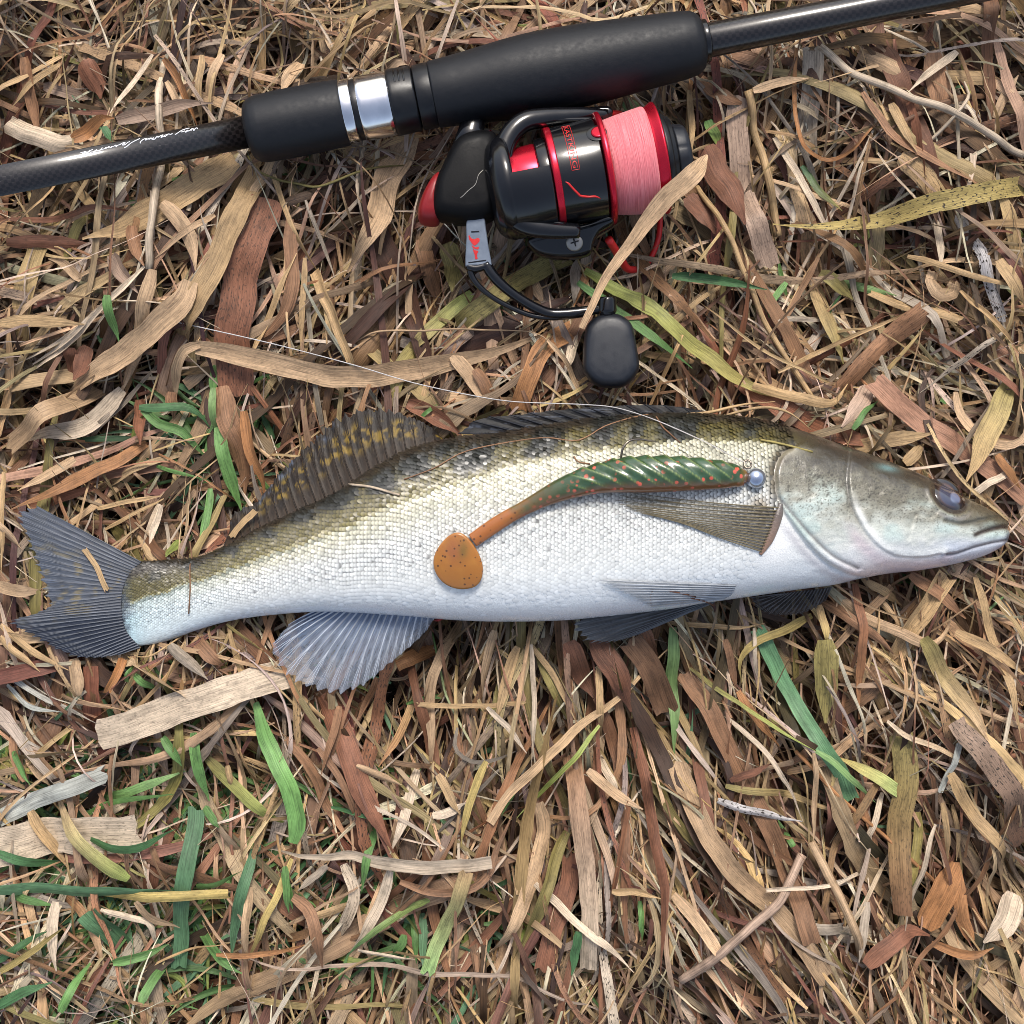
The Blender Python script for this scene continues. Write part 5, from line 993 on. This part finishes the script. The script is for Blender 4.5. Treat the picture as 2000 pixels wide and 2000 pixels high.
line_w = qpart('wound_line', [(-46, 70), (-45, 86), (-41, 91), (-20, 95), (10, 99.5), (36, 103), (40, 102), (41, 80)], 'pink_line', spool, 1.5, n=120)
qpart('spool_lip', [(38, 80), (39, 100), (44, 101), (50, 104), (57, 108), (60, 107.5), (62, 100), (62, 60)], 'red_metal', spool, 1.2)
dk = qpart('drag_knob', [(61, 50), (62, 84), (66, 86), (74, 83), (76, 79), (84, 76), (86, 66), (88, 50)], 'satin_black', bev=1.5)
qpart('drag_knob_grip', [(86, 40), (87, 54), (90, 57), (108, 54), (114, 50), (117, 42), (118, 20)], 'rubber', dk, 2, n=96, wave=lambda t, s: (.045 * np.abs(np.cos(3 * t)) ** .5)[None] * np.ones((len(s), 1)))
qpart('spool_shaft', [(-232, 40), (-231, 71), (-180, 73), (-178, 60)], 'red_metal', bev=2)
qpart('rotor_collar', [(-181, 60), (-180, 80), (-158, 82), (-157, 70)], 'gloss_black', bev=2)
# rotor: back dish, side shell, the U-shaped frame with its two arms
rotor = qpart('rotor', [(-282, 30), (-281, 62), (-274, 84), (-262, 96), (-246, 102), (-234, 100), (-230, 88), (-232, 60)], 'gloss_black', bev=4, n=96)
qpart('rotor_shell', [(-246, 96), (-240, 101), (-200, 103), (-162, 101), (-160, 97)], 'gloss_black', rotor, 2, n=48, th=(math.radians(88), math.radians(210)))
up_ = cr([(1186,226,98),(1120,232,110),(1060,240,122),(1020,252,130),(992,284,134),(980,330,136),(984,386,136),(996,422,134),(1022,446,130),(1070,455,122),(1130,456,112)], 60)
V, F, kw = tube(Wp(up_[:, 0], up_[:, 1], up_[:, 2], QZ), np.interp(np.linspace(0, 1, 60), [0, .1, .3, .6, .85, 1], [9, 15, 19, 20, 19, 14]), 20, flat=(1.0, .8)); part('rotor_frame', V, F, M['gloss_black'], rotor, **kw)
V, F, kw = tube(Wp(up_[2:-4, 0] + np.interp(np.arange(54), [0, 27, 53], [6, 15, 4]), up_[2:-4, 1] + np.interp(np.arange(54), [0, 27, 53], [12, 0, -12]), up_[2:-4, 2] + 5, QZ), 5.0, 10); part('frame_highlight_rim', V, F, M['gloss_black'], rotor, **kw)  # thin rim tube added to catch edge highlights on the frame
arm = [(1030,470),(1070,452),(1108,446),(1150,438),(1182,426),(1198,428),(1196,442),(1172,456),(1160,474),(1152,494),(1104,502),(1052,494)]
V, F, kw = puff(arm, lambda x, y: 92 - (y - 440) * .55, 16, 10, QZ, 80); ba = part('bail_arm', V, F, M['gloss_black'], reel, **kw)
V, F, kw = lathe(Wp(np.array(1122.), np.array(474.), 88.0, QZ), (0, -.28, 1), rprof([(-4, 8), (-3, 16), (3, 16), (5, 13), (5.2, 4)], 1), 32); sw = part('bail_screw', V, F, M['dull_steel'], ba, **kw)
for a_ in (.3, .3 + math.pi / 2):
    c0 = Wp(np.array(1122.), np.array(474.), 94.2, QZ); dv = np.array([math.cos(a_), math.sin(a_), .28 * math.sin(a_)]) * 8
    V, F, kw = tube(np.array([c0 - dv, c0, c0 + dv]), [1.2, 1.8, 1.2], 6); part('screw_slot', V, F, M['gloss_black'], sw, **kw)
arm2 = [(1075,226),(1110,214),(1160,206),(1192,206),(1196,222),(1170,232),(1110,240)]
V, F, kw = puff(arm2, 72, 14, 8, QZ, 60); part('bail_pivot', V, F, M['gloss_black'], reel, **kw)
bw = cr([(1190,462,64),(1206,478,36),(1222,494,2),(1240,506,-26),(1276,492,-44),(1300,440,-44),(1304,380,-46),(1300,300,-44),(1276,240,-34),(1246,212,-6),(1216,208,36),(1186,214,64)], 80)
V, F, kw = tube(Wp(bw[:, 0], bw[:, 1], bw[:, 2], QZ), np.interp(np.linspace(0, 1, 80), [0, .12, .25, .85, 1], [8, 8, 5.5, 5.5, 7]), 12); part('bail_wire', V, F, M['red_print'], reel, **kw)
# gear housing, stem to the rod, red rear cap
V, F, kw = puff([(868,318),(888,280),(912,262),(950,256),(972,270),(980,330),(976,400),(962,428),(920,438),(872,434),(846,420),(846,372)], 82, 52, 46, QZ, 90, rings=9, dome=3, star=True); hs_ = part('gear_housing', V, F, M['shaded_black'], reel, **kw)
V, F, kw = tube(Wp(np.array([912., 920, 926, 928]), np.array([290., 250, 215, 180]), np.array([82., 74, 66, 60]), QZ), [30, 24, 26, 34], 24, flat=(1, .7)); part('reel_stem', V, F, M['gloss_black'], reel, **kw)
V, F, kw = tube(Wp(np.array([850., 900, 960, 1030]), np.array([182., 174, 162, 150]), np.array([50., 50, 50, 48]), QZ), [14, 20, 20, 12], 16, flat=(1, .5)); part('reel_foot', V, F, M['gloss_black'], reel, **kw)
V, F, kw = tube(Wp(np.array([958., 960, 956]), np.array([258., 272, 286]), np.array([98., 110, 116]), QZ), [1.5, 4, 1.5], 10); part('stem_accent', V, F, M['red_metal'], reel, **kw)
V, F, kw = puff([(862,338),(848,340),(832,364),(820,392),(815,418),(822,434),(846,438),(858,430),(864,392)], 72, 44, 40, QZ, 70, rings=8, dome=2, star=True); part('rear_cap', V, F, M['dark_red'], reel, **kw)
sw_ = cr([(872,410,128),(900,398,134),(916,384,136),(930,372,137),(936,354,137),(945,344,136)], 30); V, F, kw = tube(Wp(sw_[:, 0], sw_[:, 1], sw_[:, 2], QZ), .9, 6); part('housing_trim', V, F, M['dull_steel'], hs_, **kw)
# crank: flat alloy plate with logo, forked arm, joint, knob
HZ = 92.0
V, F, kw = puff([(914,430),(944,428),(949,446),(954,480),(960,514),(956,519),(914,521),(909,514),(911,470)], lambda x, y: 100 - (y - 430) * .12, 9, 3, HZ, 90); pl = part('crank_plate', V, F, M['grey_alloy'], reel, **kw)
zt_ = lambda y: 109 - (y - 430) * .12
def flatmesh(polys, mat, parent, name, zo=.6, th=1.2):
    for pg in polys:
        pg = np.asarray(pg, float); n_ = len(pg)
        a_ = .5 * np.sum(pg[:, 0] * np.roll(pg[:, 1], -1) - np.roll(pg[:, 0], -1) * pg[:, 1])
        if a_ > 0: pg = pg[::-1]
        Va = Wp(pg[:, 0], pg[:, 1], zt_(pg[:, 1]) + zo, HZ); Vb = Va - np.array([0, 0, th]); idx = np.arange(n_)
        part(name, np.vstack([Va, Vb]), np.stack([idx, idx + n_, (idx + 1) % n_ + n_, (idx + 1) % n_], 1), M[mat], parent, smooth=False, NG=[list(range(n_)), [n_ + i for i in range(n_)][::-1]], uv=np.vstack([pg, pg]))
q_ = lambda L: [(900 + x * .0569, 420 + y * .0569) for x, y in L]
flatmesh([q_([(270,760),(300,740),(360,840),(470,880),(590,830),(650,860),(650,940),(560,1040),(480,1090),(420,1060),(350,960),(290,880)]), q_([(380,1070),(440,1110),(520,1150),(620,1120),(630,1170),(590,1220),(490,1200),(410,1150)]), q_([(420,1180),(480,1240),(590,1260),(610,1290),(570,1350),(560,1450),(590,1510),(540,1550),(490,1540),(480,1400),(440,1290)])], 'red_print', pl, 'logo')
flatmesh([q_([(360,610),(630,595),(640,640),(370,655)]), q_([(260,1640),(860,1560),(880,1600),(270,1680)])], 'gloss_black', pl, 'groove')
f1 = cr([(917,519,88),(922,540,86),(940,562,82),(970,583,74),(1010,602,66),(1045,613,61),(1080,615,58),(1115,610,56)], 40); V, F, kw = tube(Wp(f1[:, 0], f1[:, 1], f1[:, 2], HZ), np.interp(np.linspace(0, 1, 40), [0, .3, .8, 1], [7, 5, 5.5, 8]), 14); part('crank_arm', V, F, M['gloss_black'], reel, **kw)
f2 = cr([(948,514,90),(962,536,88),(984,558,82),(1012,578,74),(1044,596,66),(1075,607,60),(1110,607,58),(1145,603,58),(1178,597,58)], 50); V, F, kw = tube(Wp(f2[:, 0], f2[:, 1], f2[:, 2], HZ), np.interp(np.linspace(0, 1, 50), [0, .3, .6, .8, 1], [11, 9.5, 10, 11, 9]), 16); part('crank_arm', V, F, M['gloss_black'], reel, **kw)
f3 = cr([(913,520,90),(930,524,92),(952,518,92)], 12); V, F, kw = tube(Wp(f3[:, 0], f3[:, 1], f3[:, 2], HZ), 8, 12); part('crank_joint', V, F, M['gloss_black'], reel, **kw)
V, F, kw = lathe(Wp(np.array(1185.), np.array(582.), 58.0, 60), (0.03, -1, 0), rprof([(-2, 8), (-1, 17), (4, 18.5), (26, 18.5), (31, 15), (36, 12)], 2), 40); part('knob_nut', V, F, M['gloss_black'], reel, **kw)
V, F, kw = puff([(1168,617),(1190,613),(1212,616),(1232,632),(1240,660),(1248,712),(1243,732),(1222,754),(1192,758),(1162,752),(1142,730),(1138,706),(1142,650),(1150,630)], 52, 25, 24, 52, 110, rings=4, dome=2, star=True); part('crank_knob', V, F, M['rubber'], reel, **kw)
# print on the skirt
def skirt_pt(px, py, lift_=.5, rad=98.5):
    wv = Wp(np.asarray(px, float), np.asarray(py, float), 0, QZ) - np.array([QO[0], QO[1], 0]); s = wv[..., :2] @ qdir[:2]; l = np.clip(wv[..., :2] @ q1[:2], -rad * KQ * .995, rad * KQ * .995)
    R = rad * KQ + lift_; l = l * R / (rad * KQ); return QO + qdir * s[..., None] + q1 * l[..., None] + q2 * np.sqrt(np.maximum(R * R - l * l, 0))[..., None]
bp = Wp(np.array(1163.), np.array(283.), 0, QZ); nrm = unit(skirt_pt(1163, 283, 1) - skirt_pt(1163, 283, 0))
V, F, kw = lathe(skirt_pt(1163, 283, 0), nrm, rprof([(-3, 8), (-2, 13.5), (3, 13.5), (4.4, 11), (4.6, 3)], 1), 40); part('line_clip', V, F, M['red_metal'], spool, **kw)
V, F, kw = lathe(skirt_pt(1160, 284, 0), nrm, rprof([(-3, 13), (-2, 19), (.8, 19), (1.2, 13)], .5), 40); part('clip_seat', V, F, M['gloss_black'], spool, **kw)
cv = cr([(1100.6,378),(1106,380.5),(1116,390),(1129,401)], 14); cv2 = cr([(1129,401),(1145,402),(1158,401),(1169,404)], 12); cvv = np.vstack([cv, cv2[1:]])
V, F, kw = tube(skirt_pt(cvv[:, 0], cvv[:, 1], .2), np.interp(np.linspace(0, 1, len(cvv)), [0, .1, .5, .9, 1], [.6, 2, 2.2, 2, .5]), 8); part('accent_stripe', V, F, M['red_print'], spool, **kw)
tc = bpy.data.curves.new('print', 'FONT'); tc.body = 'KASTKING'; tc.size = 1.0; to = bpy.data.objects.new('print_source', tc); COL.objects.link(to)
dg = bpy.context.evaluated_depsgraph_get(); tm = bpy.data.meshes.new_from_object(to.evaluated_get(dg)); tv = np.array([v_.co[:] for v_ in tm.vertices]); tf = [list(p_.vertices) for p_ in tm.polygons]
bpy.data.objects.remove(to); bpy.data.curves.remove(tc)
tv[:, 0] -= tv[:, 0].min(); tv[:, 0] /= tv[:, 0].max(); hgt_ = tv[:, 1].max(); a0, a1_ = math.radians(56), math.radians(-8); R = 98.2 * KQ
def wrap(u, s_, lf): 
    ang = a0 + (a1_ - a0) * u; rr = R + lf; return QO + qdir * (s_ * KQ)[..., None] + q1 * (np.sin(ang) * rr)[..., None] + q2 * (np.cos(ang) * rr)[..., None]
Vt = wrap(tv[:, 0] * .94 + .03, -119 + tv[:, 1] / hgt_ * 9, .5)
pt = part('lettering', Vt, None, M['red_print'], spool, NG=tf, smooth=False, uv=tv[:, :2]); pt['label'] = 'small red capitals around the spool skirt'
uu = np.linspace(0, 1, 30); FR = []
for ss in (-122, -107): FR.append(wrap(uu, np.full(30, ss * 1.), .3))
for ue in (0., 1.): FR.append(wrap(np.full(6, ue), np.linspace(-122, -107, 6), .3))
off = 0; LV, LF, LN, LU = [], [], [], []
for p_ in FR:
    V, F, kw = tube(p_, .6, 5); LV.append(V); LF.append(F + off); LN += [[x + off for x in g_] for g_ in kw['NG']]; LU.append(kw['uv']); off += len(V)
part('lettering_frame', np.concatenate(LV), np.concatenate(LF), M['red_print'], spool, NG=LN, uv=np.concatenate(LU))

# ------------------------------------------------------------------ the lure lying on the fish
LZ = 190.0; kl = kf(LZ)
def on_fish(px, py):                 # fish surface height under a point seen at px,py at the lure's height
    return fish_top(1000 + (np.asarray(px, float) - 1000) * kl / KF, 1000 + (np.asarray(py, float) - 1000) * kl / KF)
lure = thing('paddle_tail_lure', 'green and orange ribbed soft plastic lure with jig head lying on the fish', 'lure', tuple(Wp(np.array(1180.), np.array(960.), 150.0, LZ)))
up = cr([(914,1045),(965,1009),(1023,976),(1088,936),(1146,911),(1219,894),(1327,893),(1418,903),(1450,917),(1460,926)], 220); dnn = cr([(932,1067),(987,1030),(1023,1009),(1074,987),(1128,972),(1182,963),(1280,962),(1363,958),(1440,952),(1462,942)], 220)
ctr = (up + dnn) / 2; rad = np.hypot(*(up - dnn).T) / 2; n_ = 220; t = np.linspace(0, 1, n_); m_ = 48; th = np.linspace(0, 2 * np.pi, m_, endpoint=False)
T2 = np.gradient(ctr, axis=0); T2 /= np.linalg.norm(T2, axis=1, keepdims=True); N2 = np.stack([T2[:, 1], -T2[:, 0]], 1)
hz = rad * np.interp(t, [0, .2, .4, 1], [.55, .75, .8, .85]); zc_ = on_fish(ctr[:, 0], ctr[:, 1]); zc_ = smooth1(zc_, 30) + hz + 1.5
Tt, Th = np.meshgrid(t, th, indexing='ij')
arcs = np.r_[0, np.cumsum(np.hypot(*np.diff(ctr, axis=0).T))]; la = arcs[:, None] + rad[:, None] * np.cos(Th) * 1.5   # slanted ribs
zone = sstep(.36, .44, Tt) * sstep(.95, .90, Tt) * sstep(-.55, .1, np.cos(Th) + .35 * np.sin(Th)); phs = (la / 33.0) % 1.0
rib = np.where(phs < .8, phs / .8, (1 - phs) / .2); RR = 1 + zone * (.13 * rib - .05)
PX = ctr[:, 0:1] + N2[:, 0:1] * rad[:, None] * RR * np.cos(Th); PY = ctr[:, 1:2] + N2[:, 1:2] * rad[:, None] * RR * np.cos(Th); PZ = zc_[:, None] + hz[:, None] * RR * np.sin(Th)
V = Wp(PX, PY, PZ, LZ).reshape(-1, 3); nz_ = fbm(PX / 14, PY / 14, 21)
g1 = np.array([54, 80, 50.]); c = np.broadcast_to(g1, PX.shape + (3,)).copy(); c = mixa(c, np.array([70, 100, 78.]), sstep(.4, .6, nz_) * .5); c = mixa(c, np.array([128, 70, 36.]), sstep(-.25, -.85, np.cos(Th)) * .85)
c = mixa(c, np.array([166, 100, 46.]), sstep(.30, .10, Tt + (nz_ - .5) * .12)); c = mixa(c, np.array([120, 84, 54.]), np.exp(-((Tt - .27) / .08) ** 2) * .5); c = mixa(c, np.array([136, 150, 84.]), zone * sstep(.8, .96, rib) * .8); c = mixa(c, np.array([176, 104, 50.]), sstep(.94, 1, Tt) * .8)
al = sstep(.12, .32, Tt)
lb = part('lure_body', V, grid_faces(n_, m_, True), M['soft_plastic'], lure, col=np.concatenate([lin(np.clip(c, 0, 255)) * .85, al[..., None]], -1).reshape(-1, 4), NG=[list(range(m_))[::-1], [(n_ - 1) * m_ + i for i in range(m_)]])
pdl = [(891,1040),(906,1044),(922,1060),(936,1084),(943,1110),(939,1134),(926,1148),(903,1153),(880,1149),(860,1136),(847,1114),(846,1090),(856,1068),(874,1048)]
V, F, kw = puff(pdl, lambda x, y: on_fish(x, y) + 11 - (y - 1095) * .05, 6, 5, LZ, 72, rings=6, dome=2.5)
pc = kw['uv']; e_ = fbm(pc[:, 0] / 20, pc[:, 1] / 20, 25); c = np.broadcast_to(np.array([172, 112, 46.]), (len(pc), 3)).copy(); c = mixa(c, np.array([150, 92, 58.]), np.exp(-((pc[:, 0] - 884) / 20) ** 2 - ((pc[:, 1] - 1075) / 26) ** 2) * .8); c = mixa(c, np.array([96, 88, 40.]), np.exp(-((pc[:, 0] - 905) / 9) ** 2 - ((pc[:, 1] - 1075) / 16) ** 2) * .6); c = mixa(c, np.array([186, 130, 54.]), sstep(.5, .7, e_) * .4)
part('paddle_tail', V, F, M['soft_plastic'], lure, col=np.hstack([lin(c) * .85, np.full((len(c), 1), .0)]), **kw)
jz = float(zc_[-1]); jc = Wp(np.array(1476.), np.array(934.), jz + 2, LZ)
V, F, kw = lathe(jc, unit((math.cos(.15), -math.sin(.15), .0)), [(-21 * kl, 7), *[(20 * kl * math.sin(a), 20 * kl * math.cos(a)) for a in np.linspace(-1.15, 1.5, 22)]], 44); part('jig_head', V, F, M['lead'], lure, **kw)
ring = np.linspace(0, 2 * np.pi, 24); V, F, kw = tube(Wp(1459 + 7 * np.cos(ring), 907 + 8 * np.sin(ring), jz + 10 + 3 * np.sin(ring), LZ), 2.0, 8); part('eyelet', V, F, M['hook_wire'], lure, **kw)
hk = cr([(1213,905,jz+2),(1213,890,jz+8),(1217,874,jz+10),(1228,862,jz+8),(1246,858,jz+2),(1266,860,jz-4),(1284,862,jz-8)], 50); V, F, kw = tube(Wp(hk[:, 0], hk[:, 1], np.maximum(hk[:, 2], on_fish(hk[:, 0], hk[:, 1]) + 3), LZ), np.interp(np.linspace(0, 1, 50), [0, .6, .85, 1], [2.3, 2.2, 1.8, .4]), 8); part('hook', V, F, M['hook_wire'], lure, **kw)

# ------------------------------------------------------------------ the braided line from the litter to the lure
lp = cr([(340,628,12),(435,649,26),(543,674,30),(688,712,30),(805,747,34),(920,772,40),(999,784,50),(1080,788,58),(1135,790,66),(1201,796,76),(1271,817,112),(1340,846,158),(1391,870,176),(1445,899,jz+8),(1459,904,jz+9)], 160)
bx = lp.copy(); k2 = 1 - bx[:, 2] / D; fl = fish_top(1000 + (bx[:, 0] - 1000) * k2 / KF, 1000 + (bx[:, 1] - 1000) * k2 / KF)
bx[:, 2] = np.where(bx[:, 0] > 1230, np.maximum(bx[:, 2], fl + 9), bx[:, 2]); bx[:, 2] = smooth1(bx[:, 2], 5); k2 = 1 - bx[:, 2] / D
V, F, kw = tube(np.stack([(bx[:, 0] - 1000) * k2, (1000 - bx[:, 1]) * k2, bx[:, 2]], 1), 1.0, 7)
single('fishing_line', V, F, M['braid'], 'thin white braided line running across the grass to the lure', 'fishing line', **kw)

# look-alikes keep a group, single labels do not need one
seen = {}
for o in list(sc.objects):
    if 'label' in o and o.parent is None: seen.setdefault(o['label'], []).append(o)
for lb_, os_ in seen.items():
    if len(os_) == 1 and 'group' in os_[0]: del os_[0]['group']
print('objects', len(sc.objects), 'labels', len(seen))
